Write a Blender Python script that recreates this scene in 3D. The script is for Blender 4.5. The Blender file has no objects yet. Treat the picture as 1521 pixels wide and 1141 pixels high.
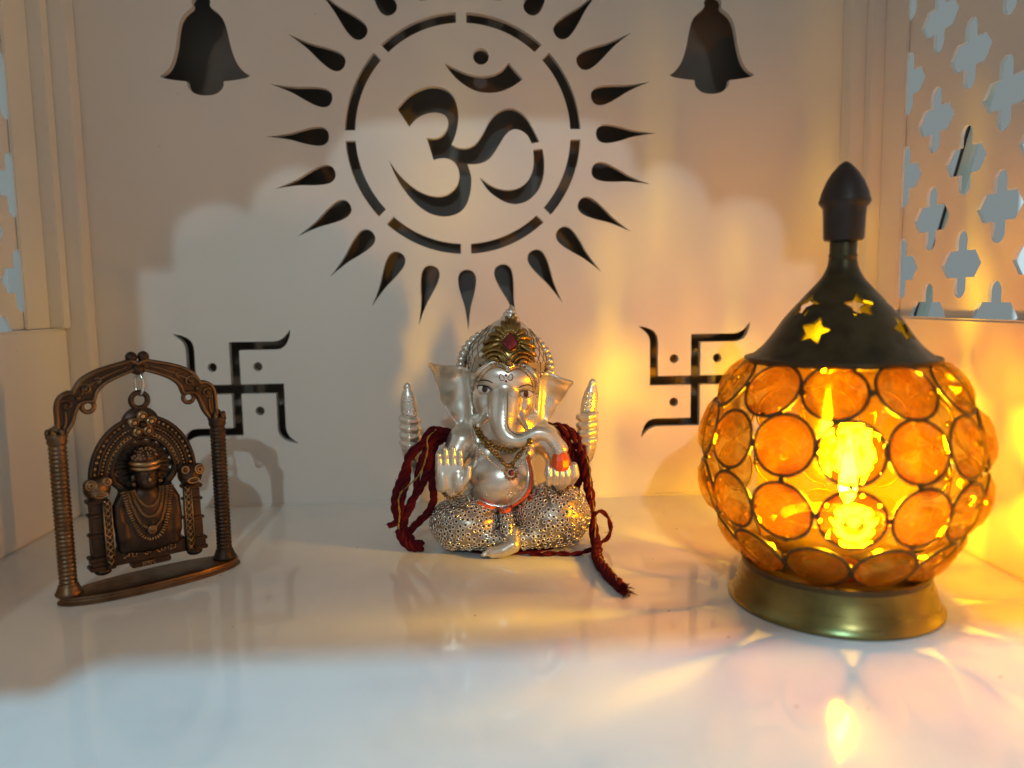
import bpy, bmesh, math, random
import numpy as np
from mathutils import Vector, Matrix
random.seed(7); rng = np.random.default_rng(7)
SC = bpy.context.scene
COL = SC.collection
CM = 0.01
R = math.radians

# ------------------------------------------------------------------ camera
cam_d = bpy.data.cameras.new('camera'); cam = bpy.data.objects.new('camera', cam_d); COL.objects.link(cam)
SC.camera = cam
yaw, pitch, roll = R(2.623), R(6.255), R(-0.888)
fw = Vector((math.sin(yaw)*math.cos(pitch), math.cos(yaw)*math.cos(pitch), -math.sin(pitch)))
r0 = Vector((math.cos(yaw), -math.sin(yaw), 0)); u0 = r0.cross(fw)
rt = r0*math.cos(roll) + u0*math.sin(roll); up = u0*math.cos(roll) - r0*math.sin(roll)
M = Matrix((rt, up, -fw)).transposed().to_4x4(); M.translation = Vector((.0042, -.40, .1055))
cam.matrix_world = M
cam_d.sensor_fit = 'HORIZONTAL'; cam_d.sensor_width = 36; cam_d.lens = 27.03
cam_d.clip_start = .01; cam_d.clip_end = 50
cam_d.dof.use_dof = True; cam_d.dof.focus_distance = .315; cam_d.dof.aperture_fstop = 7.0

# ------------------------------------------------------------------ world and lamps
w = bpy.data.worlds.new('World'); SC.world = w; w.use_nodes = True
w.node_tree.nodes['Background'].inputs[0].default_value = (.46, .53, .53, 1)
w.node_tree.nodes['Background'].inputs[1].default_value = .49

def area(name, loc, target, size, power, col):
    d = bpy.data.lights.new(name, 'AREA'); d.shape = 'DISK'; d.size = size; d.energy = power; d.color = col
    o = bpy.data.objects.new(name, d); COL.objects.link(o); o.location = loc
    o.rotation_euler = (Vector(target)-Vector(loc)).to_track_quat('-Z', 'Y').to_euler()
    return o
ROOM_LAMP = Vector((-.047, -2.5, 1.21))
area('room_lamp', ROOM_LAMP, (0, 0, .1), .035, 10.5, (.76, .96, 1.0))           # throws the arch outline on the back wall
area('window_light', (-.22, -1.716, 2.0), (0, -.2, 0), .06, 46.0, (.28, .64, .87))   # steep cool light on the front of the shelf

SC.view_settings.view_transform = 'Standard'; SC.view_settings.look = 'None'
SC.view_settings.exposure = -0.1; SC.view_settings.gamma = 1; SC.view_settings.use_curve_mapping = False
SC.render.engine = 'CYCLES'
cy = SC.cycles
cy.use_denoising = True; cy.max_bounces = 10; cy.diffuse_bounces = 5; cy.glossy_bounces = 5; cy.transmission_bounces = 8
cy.transparent_max_bounces = 24; cy.caustics_reflective = False; cy.caustics_refractive = False
cy.sample_clamp_indirect = 6; cy.blur_glossy = .3

# ------------------------------------------------------------------ materials
def mat(name, base, rough=.5, metal=0., spec=.5, bump=None, var=None, rvar=None, coat=0., emit=None):
    m = bpy.data.materials.new(name); m.use_nodes = True
    nt = m.node_tree; p = nt.nodes['Principled BSDF']
    p.inputs['Base Color'].default_value = (*base, 1); p.inputs['Roughness'].default_value = rough
    p.inputs['Metallic'].default_value = metal; p.inputs['Specular IOR Level'].default_value = spec
    p.inputs['Coat Weight'].default_value = coat
    if emit: p.inputs['Emission Color'].default_value = (*emit[0], 1); p.inputs['Emission Strength'].default_value = emit[1]
    tc = nt.nodes.new('ShaderNodeTexCoord')
    def noise(scale, detail=4, stretch=None):
        n = nt.nodes.new('ShaderNodeTexNoise'); n.inputs['Scale'].default_value = scale; n.inputs['Detail'].default_value = detail
        if stretch:
            mp = nt.nodes.new('ShaderNodeMapping'); mp.inputs['Scale'].default_value = stretch
            nt.links.new(tc.outputs['Object'], mp.inputs[0]); nt.links.new(mp.outputs[0], n.inputs['Vector'])
        else: nt.links.new(tc.outputs['Object'], n.inputs['Vector'])
        return n
    if var:                                    # (scale, other colour, low, high)
        n = noise(var[0]); cr = nt.nodes.new('ShaderNodeMapRange')
        cr.inputs[1].default_value = var[2]; cr.inputs[2].default_value = var[3]
        mx = nt.nodes.new('ShaderNodeMix'); mx.data_type = 'RGBA'
        mx.inputs[6].default_value = (*base, 1); mx.inputs[7].default_value = (*var[1], 1)
        nt.links.new(n.outputs[0], cr.inputs[0]); nt.links.new(cr.outputs[0], mx.inputs[0]); nt.links.new(mx.outputs[2], p.inputs['Base Color'])
    if rvar:                                   # (scale, r0, r1, stretch)
        n = noise(rvar[0], 5, rvar[3] if len(rvar) > 3 else None); cr = nt.nodes.new('ShaderNodeMapRange')
        cr.inputs[1].default_value = .3; cr.inputs[2].default_value = .7; cr.inputs[3].default_value = rvar[1]; cr.inputs[4].default_value = rvar[2]
        nt.links.new(n.outputs[0], cr.inputs[0]); nt.links.new(cr.outputs[0], p.inputs['Roughness'])
    if bump:                                   # (scale, strength, distance)
        n = noise(bump[0], 3); b = nt.nodes.new('ShaderNodeBump'); b.inputs['Strength'].default_value = bump[1]; b.inputs['Distance'].default_value = bump[2]
        nt.links.new(n.outputs[0], b.inputs['Height']); nt.links.new(b.outputs[0], p.inputs['Normal'])
    return m

WHITE = mat('white_lacquer', (.74, .72, .69), .34, bump=(9, .4, .003), var=(9, (.69, .67, .63), .4, .75), rvar=(60, .28, .42))
FLOOR = mat('white_laminate', (.78, .77, .75), .12, bump=(14, .12, .0012), var=(30, (.71, .70, .68), .5, .8), rvar=(28, .02, .11))
def specks(m_, scale, thr, dark):                # scattered dust and grit
    nt_ = m_.node_tree; p_ = nt_.nodes['Principled BSDF']; src = p_.inputs['Base Color'].links[0].from_socket
    t_ = nt_.nodes.new('ShaderNodeTexCoord'); v_ = nt_.nodes.new('ShaderNodeTexVoronoi'); v_.inputs['Scale'].default_value = scale
    nz = nt_.nodes.new('ShaderNodeTexNoise'); nz.inputs['Scale'].default_value = 14
    c_ = nt_.nodes.new('ShaderNodeMath'); c_.operation = 'LESS_THAN'; c_.inputs[1].default_value = thr
    k_ = nt_.nodes.new('ShaderNodeMath'); k_.operation = 'GREATER_THAN'; k_.inputs[1].default_value = .5
    ml = nt_.nodes.new('ShaderNodeMath'); ml.operation = 'MULTIPLY'; x_ = nt_.nodes.new('ShaderNodeMix'); x_.data_type = 'RGBA'; x_.inputs[7].default_value = (*dark, 1)
    L = nt_.links.new; L(t_.outputs['Object'], v_.inputs['Vector']); L(t_.outputs['Object'], nz.inputs['Vector']); L(v_.outputs['Distance'], c_.inputs[0]); L(nz.outputs[0], k_.inputs[0])
    L(c_.outputs[0], ml.inputs[0]); L(k_.outputs[0], ml.inputs[1]); L(ml.outputs[0], x_.inputs[0]); L(src, x_.inputs[6]); L(x_.outputs[2], p_.inputs['Base Color'])
specks(FLOOR, 95, .045, (.30, .26, .21))
DARK = mat('dark_glass', (.19, .165, .14), .08, spec=1.0, bump=(18, .1, .0008))
SILVER = mat('silver_plate', (.82, .77, .69), .32, .85, rvar=(160, .25, .38), var=(110, (.60, .56, .49), .45, .75), bump=(420, .1, .0002))
SILVER2 = mat('tarnished_silver', (.24, .20, .15), .36, 1., rvar=(200, .28, .46), var=(180, (.1, .08, .06), .4, .7))
SILVER3 = mat('bright_silver', (.80, .76, .70), .2, 1., rvar=(220, .14, .3))
GOLD = mat('antique_gold', (.36, .24, .085), .26, 1., rvar=(240, .18, .38), var=(200, (.17, .10, .03), .45, .7))
BLACKP = mat('black_paint', (.012, .01, .01), .35)
WHITEP = mat('white_paint', (.75, .72, .66), .25)
BROWNP = mat('brown_paint', (.10, .035, .015), .2)
REDP = mat('red_paint', (.17, .010, .013), .2, coat=.5)
ORANGE = mat('orange_enamel', (.80, .11, .015), .3, coat=.3)
BRONZE = mat('dark_bronze', (.042, .029, .021), .42, .8, rvar=(150, .34, .55), var=(90, (.085, .047, .027), .42, .72), bump=(260, .25, .0004))
BRIGHT = mat('rubbed_bronze', (.42, .27, .14), .34, 1., rvar=(170, .28, .46), var=(150, (.2, .12, .06), .45, .75))
COPPER = mat('worn_copper', (.17, .108, .064), .42, 1., rvar=(170, .36, .55), var=(120, (.09, .048, .026), .45, .75), bump=(300, .2, .0003))
STEEL = mat('steel_link', (.62, .62, .60), .18, 1.)
LAMPB = mat('lamp_brass', (.25, .205, .075), .3, 1., rvar=(30, .22, .4, (1, 1, 14)), var=(60, (.13, .11, .05), .45, .75))
LIDM = mat('lid_bronze', (.085, .068, .034), .42, .75, rvar=(120, .34, .5), var=(140, (.05, .036, .02), .4, .7), bump=(500, .15, .0002))
KNOB = mat('knob_wood', (.022, .010, .007), .45, bump=(300, .2, .0003))
WIRE = mat('wire_bronze', (.10, .07, .035), .42, .8)
CUP = mat('cup_brass', (.75, .38, .10), .28, 1.)
WAX = mat('red_wax', (.75, .10, .02), .4)
SILVER4 = mat('cloth_silver', (.46, .41, .34), .36, 1., rvar=(200, .28, .46), var=(180, (.25, .21, .16), .4, .7))
YARN = mat('red_yarn', (.095, .006, .010), .9, spec=.15, bump=(900, .6, .0006), var=(260, (.07, .003, .007), .4, .7))
YARNY = mat('yellow_yarn', (.36, .22, .05), .9, spec=.15, bump=(900, .6, .0006))
CORD = mat('cable_black', (.015, .012, .014), .5)
BOARD = mat('pale_board', (.55, .62, .55), .5)

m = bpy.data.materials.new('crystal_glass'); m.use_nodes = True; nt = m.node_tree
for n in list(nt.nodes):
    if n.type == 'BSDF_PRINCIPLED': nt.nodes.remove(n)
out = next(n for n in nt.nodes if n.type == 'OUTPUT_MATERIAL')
gl = nt.nodes.new('ShaderNodeBsdfGlass'); gl.inputs['IOR'].default_value = 1.5; gl.inputs['Roughness'].default_value = .0; gl.inputs['Color'].default_value = (.98, .86, .42, 1)  # amber tint paints the flame's glow into clear glass
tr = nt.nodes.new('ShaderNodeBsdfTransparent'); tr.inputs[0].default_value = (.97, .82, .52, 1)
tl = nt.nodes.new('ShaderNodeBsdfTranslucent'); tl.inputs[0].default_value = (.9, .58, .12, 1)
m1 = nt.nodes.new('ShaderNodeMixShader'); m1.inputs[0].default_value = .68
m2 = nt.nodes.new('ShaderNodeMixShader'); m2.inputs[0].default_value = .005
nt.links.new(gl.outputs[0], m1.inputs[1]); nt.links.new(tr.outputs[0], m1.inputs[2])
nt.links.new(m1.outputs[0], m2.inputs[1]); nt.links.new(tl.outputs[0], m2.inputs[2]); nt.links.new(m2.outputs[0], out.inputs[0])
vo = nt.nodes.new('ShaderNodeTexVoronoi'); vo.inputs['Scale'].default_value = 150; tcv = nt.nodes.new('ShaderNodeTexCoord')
mxv = nt.nodes.new('ShaderNodeMix'); mxv.data_type = 'RGBA'; mxv.inputs[6].default_value = (1, .93, .58, 1); mxv.inputs[7].default_value = (.66, .38, .06, 1)  # pale and dark cells paint uneven facet refraction and glow into the tint
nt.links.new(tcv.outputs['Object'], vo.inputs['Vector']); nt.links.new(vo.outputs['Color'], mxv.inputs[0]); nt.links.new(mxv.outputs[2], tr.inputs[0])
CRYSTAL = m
m = bpy.data.materials.new('amber_glow_glass'); m.use_nodes = True; nt = m.node_tree
for n in list(nt.nodes):
    if n.type == 'BSDF_PRINCIPLED': nt.nodes.remove(n)
out = next(n for n in nt.nodes if n.type == 'OUTPUT_MATERIAL')
g1 = nt.nodes.new('ShaderNodeBsdfGlossy'); g1.inputs['Roughness'].default_value = .08
t1 = nt.nodes.new('ShaderNodeBsdfTransparent'); t1.inputs[0].default_value = (.97, .82, .50, 1)
l1 = nt.nodes.new('ShaderNodeBsdfTranslucent'); l1.inputs[0].default_value = (.85, .45, .12, 1)  # amber scatter added to spread an orange glow
a1 = nt.nodes.new('ShaderNodeMixShader'); a1.inputs[0].default_value = .014
a2 = nt.nodes.new('ShaderNodeMixShader'); a2.inputs[0].default_value = .06
nt.links.new(t1.outputs[0], a1.inputs[1]); nt.links.new(l1.outputs[0], a1.inputs[2]); nt.links.new(a1.outputs[0], a2.inputs[1]); nt.links.new(g1.outputs[0], a2.inputs[2]); nt.links.new(a2.outputs[0], out.inputs[0])
AMBER = m
m = bpy.data.materials.new('flame'); m.use_nodes = True; nt = m.node_tree
for n in list(nt.nodes):
    if n.type == 'BSDF_PRINCIPLED': nt.nodes.remove(n)
out = next(n for n in nt.nodes if n.type == 'OUTPUT_MATERIAL')
em = nt.nodes.new('ShaderNodeEmission'); em.inputs[0].default_value = (1, .66, .006, 1); em.inputs[1].default_value = 1950
nt.links.new(em.outputs[0], out.inputs[0]); FLAME = m

# ------------------------------------------------------------------ helpers (all lengths in cm)
def mesh_obj(name, V, F, material, parent=None, smooth=True, kind=None):
    me = bpy.data.meshes.new(name)
    V = np.asarray(V, float)*CM
    me.from_pydata(V.tolist(), [], [list(map(int, f)) for f in F]); me.materials.append(material); me.update()
    if smooth: me.polygons.foreach_set('use_smooth', [True]*len(me.polygons))
    o = bpy.data.objects.new(name, me); COL.objects.link(o)
    if parent: o.parent = parent
    if kind: o['kind'] = kind
    return o
def fix_normals(o):
    bm = bmesh.new(); bm.from_mesh(o.data); bmesh.ops.recalc_face_normals(bm, faces=bm.faces); bm.to_mesh(o.data); bm.free(); return o
def sharp(o, ang=35):
    o.data.set_sharp_from_angle(angle=R(ang)); return o
def bevel(o, width, seg=2, ang=40):
    bm = bmesh.new(); bm.from_mesh(o.data)
    ed = [e for e in bm.edges if len(e.link_faces) == 2 and e.calc_face_angle(0) > R(ang)]
    bmesh.ops.bevel(bm, geom=ed, offset=width*CM, segments=seg, affect='EDGES', clamp_overlap=True)
    bm.to_mesh(o.data); bm.free(); return o
def thing(name, label, cat, loc=(0, 0, 0), rotz=0, group=None):
    o = bpy.data.objects.new(name, None); COL.objects.link(o); o.empty_display_size = .01
    o.location = Vector(loc)*CM; o.rotation_euler = (0, 0, rotz); tag(o, label, cat, group); return o
def tag(o, label, cat, group=None):
    o['label'] = label; o['category'] = cat
    if group: o['group'] = group
    return o
class MB:                                       # collects pieces into one mesh
    def __init__(s): s.V = []; s.F = []
    def add(s, V, F):
        n = len(s.V); s.V += [tuple(v) for v in V]; s.F += [[i+n for i in f] for f in F]; return s
    def build(s, name, material, parent=None, smooth=True, kind=None): return mesh_obj(name, s.V, s.F, material, parent, smooth, kind)
def box(x0, x1, y0, y1, z0, z1):
    V = [(x, y, z) for x in (x0, x1) for y in (y0, y1) for z in (z0, z1)]
    return V, [(0, 1, 3, 2), (4, 6, 7, 5), (0, 4, 5, 1), (2, 3, 7, 6), (0, 2, 6, 4), (1, 5, 7, 3)]
def catmull(P, n=8, closed=False):
    P = np.asarray(P, float); N = len(P); out = []
    rngi = range(N) if closed else range(N-1)
    for i in rngi:
        if closed: a, b, c, d = P[(i-1) % N], P[i], P[(i+1) % N], P[(i+2) % N]
        else: a, b, c, d = P[max(i-1, 0)], P[i], P[i+1], P[min(i+2, N-1)]
        for t in np.linspace(0, 1, n, endpoint=False):
            out.append(.5*((2*b)+(-a+c)*t+(2*a-5*b+4*c-d)*t*t+(-a+3*b-3*c+d)*t**3))
    if not closed: out.append(P[-1])
    return np.array(out)
def tube(P, r, n=8, closed=False, flat=None, cap=True):
    P = np.asarray(P, float); N = len(P); r = np.broadcast_to(np.asarray(r, float), (N,))
    T = np.roll(P, -1, 0)-np.roll(P, 1, 0) if closed else np.gradient(P, axis=0)
    T /= np.linalg.norm(T, axis=1)[:, None]+1e-12
    a = np.array([0, -1., 0]) if flat is None else np.asarray(flat, float)
    if abs(a@T[0]) > .95: a = np.array([1., 0, 0])
    V = []; F = []
    for i in range(N):
        a = a-T[i]*(a@T[i]); a /= np.linalg.norm(a)+1e-12; b = np.cross(T[i], a)
        for k in range(n):
            q = 2*math.pi*k/n; V.append(P[i]+r[i]*(math.cos(q)*a+math.sin(q)*b))
    m_ = N if closed else N-1
    for i in range(m_):
        j = (i+1) % N
        for k in range(n): F.append((i*n+k, i*n+(k+1) % n, j*n+(k+1) % n, j*n+k))
    if not closed and cap: F.append(tuple(range(n))[::-1]); F.append(tuple((N-1)*n+k for k in range(n)))
    return V, F
def lathe(prof, n=48, c=(0, 0), cap=True):
    V = []; F = []
    for (r, z) in prof:
        for k in range(n): q = 2*math.pi*k/n; V.append((c[0]+r*math.cos(q), c[1]+r*math.sin(q), z))
    for i in range(len(prof)-1):
        for k in range(n): F.append((i*n+k, i*n+(k+1) % n, (i+1)*n+(k+1) % n, (i+1)*n+k))
    if cap: F.append(tuple(range(n))[::-1]); F.append(tuple((len(prof)-1)*n+k for k in range(n)))
    return V, F
def ball(c, r, n=10, m_=7):
    r = (r, r, r) if np.isscalar(r) else r; V = [(c[0], c[1], c[2]-r[2])]; F = []
    for j in range(1, m_):
        t = math.pi*j/m_
        for k in range(n): q = 2*math.pi*k/n; V.append((c[0]+r[0]*math.sin(t)*math.cos(q), c[1]+r[1]*math.sin(t)*math.sin(q), c[2]-r[2]*math.cos(t)))
    V.append((c[0], c[1], c[2]+r[2])); L = len(V)-1
    for k in range(n): F.append((0, 1+(k+1) % n, 1+k)); F.append((L, 1+(m_-2)*n+k, 1+(m_-2)*n+(k+1) % n))
    for j in range(m_-2):
        for k in range(n): F.append((1+j*n+k, 1+j*n+(k+1) % n, 1+(j+1)*n+(k+1) % n, 1+(j+1)*n+k))
    return V, F
def torus(c, Rr, r, axis=(0, 0, 1), n=24, m_=8, sx=1., sz=1.):
    A = Vector(axis).normalized(); B = A.orthogonal().normalized(); Cc = A.cross(B)
    P = [Vector(c)+B*(Rr*math.cos(2*math.pi*i/n)*sx)+Cc*(Rr*math.sin(2*math.pi*i/n)*sz) for i in range(n)]
    return tube(np.array([tuple(p) for p in P]), r, m_, closed=True, flat=tuple(A))
def orient(V, c, Z, X=None):                    # local frame -> placed with local z along Z
    Z = Vector(Z).normalized(); X = Vector(X) if X is not None else Z.orthogonal()
    X = (X-Z*X.dot(Z)).normalized(); Y = Z.cross(X)
    return [tuple(Vector(c)+X*v[0]+Y*v[1]+Z*v[2]) for v in V]

# filled flat outline with holes, extruded; (u,v) outline plane, w thickness
def plate(outer, holes, thick, bev=0.):
    cu = bpy.data.curves.new('t', 'CURVE'); cu.dimensions = '2D'; cu.fill_mode = 'BOTH'; cu.extrude = thick/2*CM; cu.bevel_depth = bev*CM; cu.bevel_resolution = 1
    if bev: cu.offset = -bev*CM
    for pts in [outer]+holes:
        s = cu.splines.new('POLY'); s.points.add(len(pts)-1); s.use_cyclic_u = True
        for q, p in zip(s.points, pts): q.co = (p[0]*CM, p[1]*CM, 0, 1)
    o = bpy.data.objects.new('t', cu); COL.objects.link(o)
    dg = bpy.context.evaluated_depsgraph_get(); dg.update()
    me = bpy.data.meshes.new_from_object(o.evaluated_get(dg))
    V = np.array([tuple(v.co) for v in me.vertices])/CM; F = [tuple(p.vertices) for p in me.polygons]
    bpy.data.objects.remove(o); bpy.data.curves.remove(cu); bpy.data.meshes.remove(me)
    return V, F
def smooth_poly(pts, n=6):
    """points (x, y) or (x, y, 1) for a corner; closed; Catmull between corners"""
    N = len(pts); cs = [i for i, p in enumerate(pts) if len(p) > 2]
    if not cs: return [tuple(p) for p in catmull([p[:2] for p in pts], n, True)]
    out = []
    for a, b in zip(cs, cs[1:]+[cs[0]+N]):
        seg = [pts[i % N][:2] for i in range(a, b+1)]
        out += [tuple(p) for p in (catmull(seg, n)[:-1] if len(seg) > 2 else [seg[0]])]
    return out

# signed-distance sculpting -> surface nets
def sub(P, c): return P-np.asarray(c, np.float32)
def ell(P, c, r, rot=None):
    q = sub(P, c)
    if rot is not None: q = q@np.asarray(rot, np.float32)
    r = np.asarray(r, np.float32); k0 = np.linalg.norm(q/r, axis=1); k1 = np.linalg.norm(q/(r*r), axis=1)+1e-9
    return k0*(k0-1)/k1
def cap_(P, a, b, ra, rb):
    a = np.asarray(a, np.float32); b = np.asarray(b, np.float32); ba = b-a; pa = P-a
    h = np.clip((pa@ba)/(ba@ba), 0, 1); return np.linalg.norm(pa-h[:, None]*ba, axis=1)-(ra+(rb-ra)*h)
def path(P, pts):
    d = None
    for p, q in zip(pts[:-1], pts[1:]):
        e = cap_(P, p[:3], q[:3], p[3], q[3]); d = e if d is None else np.minimum(d, e)
    return d
def rbox(P, c, h, r):
    q = np.abs(sub(P, c))-(np.asarray(h, np.float32)-r); return np.linalg.norm(np.maximum(q, 0), axis=1)+np.minimum(q.max(1), 0)-r
def smin(a, b, k): h = np.clip(.5+.5*(b-a)/k, 0, 1); return b+(a-b)*h-k*h*(1-h)
def smax(a, b, k): return -smin(-a, -b, k)
def poly2(u, v, pts):
    d = np.full(u.shape, 1e9, np.float32); s = np.ones(u.shape, np.float32); N = len(pts); j = N-1
    for i in range(N):
        (xi, yi), (xj, yj) = pts[i], pts[j]; ex, ey = xj-xi, yj-yi; wx, wy = u-xi, v-yi
        t = np.clip((wx*ex+wy*ey)/(ex*ex+ey*ey), 0, 1); d = np.minimum(d, (wx-ex*t)**2+(wy-ey*t)**2)
        c1 = v >= yi; c2 = v < yj; c3 = ex*wy > ey*wx
        fl = (c1 & c2 & c3) | (~c1 & ~c2 & ~c3); s = np.where(fl, -s, s); j = i
    return s*np.sqrt(d)
def sculpt(f, lo, hi, h):
    lo = np.asarray(lo, float); B = 8; n = (np.ceil((np.asarray(hi)-lo)/(h*B)).astype(int))*B
    nb = n//B; bi = np.stack(np.meshgrid(*[np.arange(k) for k in nb], indexing='ij'), -1).reshape(-1, 3)
    cc = (lo+(bi*B+B/2)*h).astype(np.float32); dc = f(cc)
    near = bi[np.abs(dc) < B*h*1.5]
    D = np.full(n+1, 1., np.float32)
    fill = dc.reshape(nb); D[:n[0], :n[1], :n[2]] = np.repeat(np.repeat(np.repeat(np.where(fill < 0, -1., 1.), B, 0), B, 1), B, 2)
    loc = np.stack(np.meshgrid(*[np.arange(B+1)]*3, indexing='ij'), -1).reshape(-1, 3)
    for k in range(0, len(near), 400):
        idx = (near[k:k+400, None]*B+loc[None]).reshape(-1, 3)
        D[idx[:, 0], idx[:, 1], idx[:, 2]] = f((lo+idx*h).astype(np.float32))
    S = D < 0
    c8 = [S[i:n[0]+i, j:n[1]+j, k:n[2]+k] for i in (0, 1) for j in (0, 1) for k in (0, 1)]
    cnt = sum(c.astype(np.int8) for c in c8); act = (cnt > 0) & (cnt < 8); ci = np.argwhere(act)
    ids = np.full(n, -1, np.int64); ids[act] = np.arange(len(ci))
    acc = np.zeros((len(ci), 3)); num = np.zeros(len(ci))
    cor = [(i, j, k) for i in (0, 1) for j in (0, 1) for k in (0, 1)]
    for a in cor:
        for ax in range(3):
            if a[ax]: continue
            b = list(a); b[ax] = 1
            da = D[ci[:, 0]+a[0], ci[:, 1]+a[1], ci[:, 2]+a[2]]; db = D[ci[:, 0]+b[0], ci[:, 1]+b[1], ci[:, 2]+b[2]]
            mk = (da < 0) != (db < 0); t = np.where(mk, da/(da-db+1e-12), 0)
            p = np.tile(np.array(a, float), (len(ci), 1)); p[:, ax] += t
            acc += p*mk[:, None]; num += mk
    V = lo+(ci+acc/np.maximum(num, 1)[:, None])*h
    F = []
    for ax in range(3):
        o1, o2 = [(1, 2), (2, 0), (0, 1)][ax]
        s0 = S[:n[0], :n[1], :n[2]]; sh = [slice(0, k) for k in n]; sh[ax] = slice(1, n[ax]+1)
        s1 = S[tuple(sh)]; e = np.argwhere(s0 != s1); e = e[(e[:, o1] > 0) & (e[:, o2] > 0)]
        q = []
        for da, db in ((0, 0), (1, 0), (1, 1), (0, 1)):
            g = e.copy(); g[:, o1] -= da; g[:, o2] -= db; q.append(ids[g[:, 0], g[:, 1], g[:, 2]])
        q = np.stack(q, 1); ins = S[e[:, 0], e[:, 1], e[:, 2]]
        q[~ins] = q[~ins][:, ::-1]; F.append(q[(q >= 0).all(1)])
    return V, np.concatenate(F)
def on_surf_many(f, xz, y0=-4.2, y1=2.):
    """front surface points (march along +y) and normals for many (x, z)"""
    xz = np.asarray(xz, np.float32).reshape(-1, 2); y = np.full(len(xz), y0, np.float32)
    for _ in range(60):
        d = f(np.stack([xz[:, 0], y, xz[:, 1]], 1).astype(np.float32)); st = np.where((d < .004) | (y > y1), 0, np.maximum(d*.75, .003)); y = y+st
        if not st.any(): break
    P = np.stack([xz[:, 0], y, xz[:, 1]], 1).astype(np.float32); e = .03
    g_ = np.stack([f(P+np.float32(e)*np.eye(3, dtype=np.float32)[k])-f(P-np.float32(e)*np.eye(3, dtype=np.float32)[k]) for k in range(3)], 1)
    g_ /= np.linalg.norm(g_, axis=1)[:, None]+1e-9
    return P.astype(float), g_.astype(float)
def on_surf(f, x, z):
    P, g_ = on_surf_many(f, [(x, z)]); return P[0], Vector(g_[0])
def bounded(P, lo, hi, f, pad=.35):
    lo = np.asarray(lo, np.float32); hi = np.asarray(hi, np.float32)
    q = np.maximum(np.maximum(lo-P, P-hi), 0); db = np.linalg.norm(q, axis=1); near = db < pad
    out_ = db+.12
    if near.any(): out_[near] = f(P[near])
    return out_

# ================================================================== the setting: inside of a small white shrine
def struct(name, VF, material, parent=None, bev=0., smooth=False):
    o = mesh_obj(name, VF[0], VF[1], material, parent, smooth); fix_normals(o)
    if bev: bevel(o, bev)
    if not parent: o['kind'] = 'structure'
    return o
struct('floor', box(-22.4, 22.4, -52, 2.9, -1.8, 0), FLOOR, bev=.12)
struct('ceiling', box(-22.4, 22.4, -51.6, 2.9, 44.003, 45.5), WHITE)
struct('backing_board', box(-22, 22, 2.4, 2.8, 0.003, 44), DARK)
for sx in (-1, 1): struct('side_filler', box(*sorted((sx*22.003, sx*22.4)), -.95, 2.8, 0, 44), WHITE)

# back wall: one sheet with the cut-outs sawn through it
CZ = 18.85
def arc(cx, cz, r, a0, a1, n): return [(cx+r*math.cos(a), cz+r*math.sin(a)) for a in np.linspace(a0, a1, n)]
holes = []
g = .26
for k in range(8):
    a0, a1 = k*math.pi/4, (k+1)*math.pi/4
    ro, ri = 5.93, 5.42
    holes.append(arc(0, CZ, ro, a0+g/ro, a1-g/ro, 14)+arc(0, CZ, ri, a1-g/ri, a0+g/ri, 14))
ray_half = [(9.85, 0), (9.2, .07), (8.6, .17), (8.1, .31), (7.6, .43), (7.2, .465), (6.95, .40), (6.78, .24)]
for k in range(24):
    a = k*math.pi/12+.003; pr = catmull(ray_half+[(6.72, 0)], 4)
    pr = np.concatenate([pr, pr[-2:0:-1]*[1, -1]])
    holes.append([(x*math.cos(a)-y*math.sin(a), CZ+x*math.sin(a)+y*math.cos(a)) for x, y in pr])
U = 5.93/405
def om(pts): return smooth_poly([((p[0]-710)*U, CZ-(p[1]-460)*U, *p[2:]) for p in pts], 4)
holes.append(om([(485, 370, 1), (530, 325), (580, 302), (620, 298), (660, 312), (685, 345), (693, 390), (690, 430), (680, 465), (668, 492, 1), (690, 502), (715, 504), (740, 497), (760, 480), (780, 450), (800, 415), (825, 388), (860, 372), (893, 376), (925, 400), (950, 440), (972, 485, 1), (945, 490, 1), (930, 462), (905, 445), (880, 443), (855, 460), (835, 490), (815, 520), (795, 543), (770, 555), (745, 559), (722, 558, 1), (733, 600), (730, 650), (715, 695), (690, 722), (650, 735), (610, 732), (570, 715), (530, 680), (495, 635), (470, 590), (452, 543, 1), (478, 583), (515, 622), (560, 653), (610, 667), (650, 660), (680, 635), (692, 602), (688, 570), (670, 547), (645, 538), (622, 539), (605, 544, 1), (583, 468, 1), (610, 471), (635, 462), (653, 440), (658, 415), (648, 395), (625, 386), (598, 386), (570, 394), (545, 410), (525, 432, 1)]))
holes.append(om([(950, 510, 1), (983, 508, 1), (988, 550), (985, 600), (968, 645), (935, 680), (895, 695), (855, 690), (815, 668), (785, 640), (762, 603, 1), (800, 631), (840, 645), (880, 645), (915, 630), (940, 600), (951, 560)]))
holes.append(om([(650, 222, 1), (685, 268), (730, 302), (775, 318), (830, 318), (880, 300), (917, 275, 1), (868, 220, 1), (850, 242), (820, 258), (780, 265), (735, 258), (690, 241)]))
holes.append([(65*U+x, CZ+260*U+y) for x, y in arc(0, 0, 27*U, 0, 2*math.pi*.97, 26)])
bell = [(228, 0, 1), (190, 25), (160, 70), (138, 140), (125, 210), (110, 265), (85, 303), (50, 330, 1), (43, 345), (47, 362), (32, 386), (0, 396), ]
bu = .00966
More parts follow.
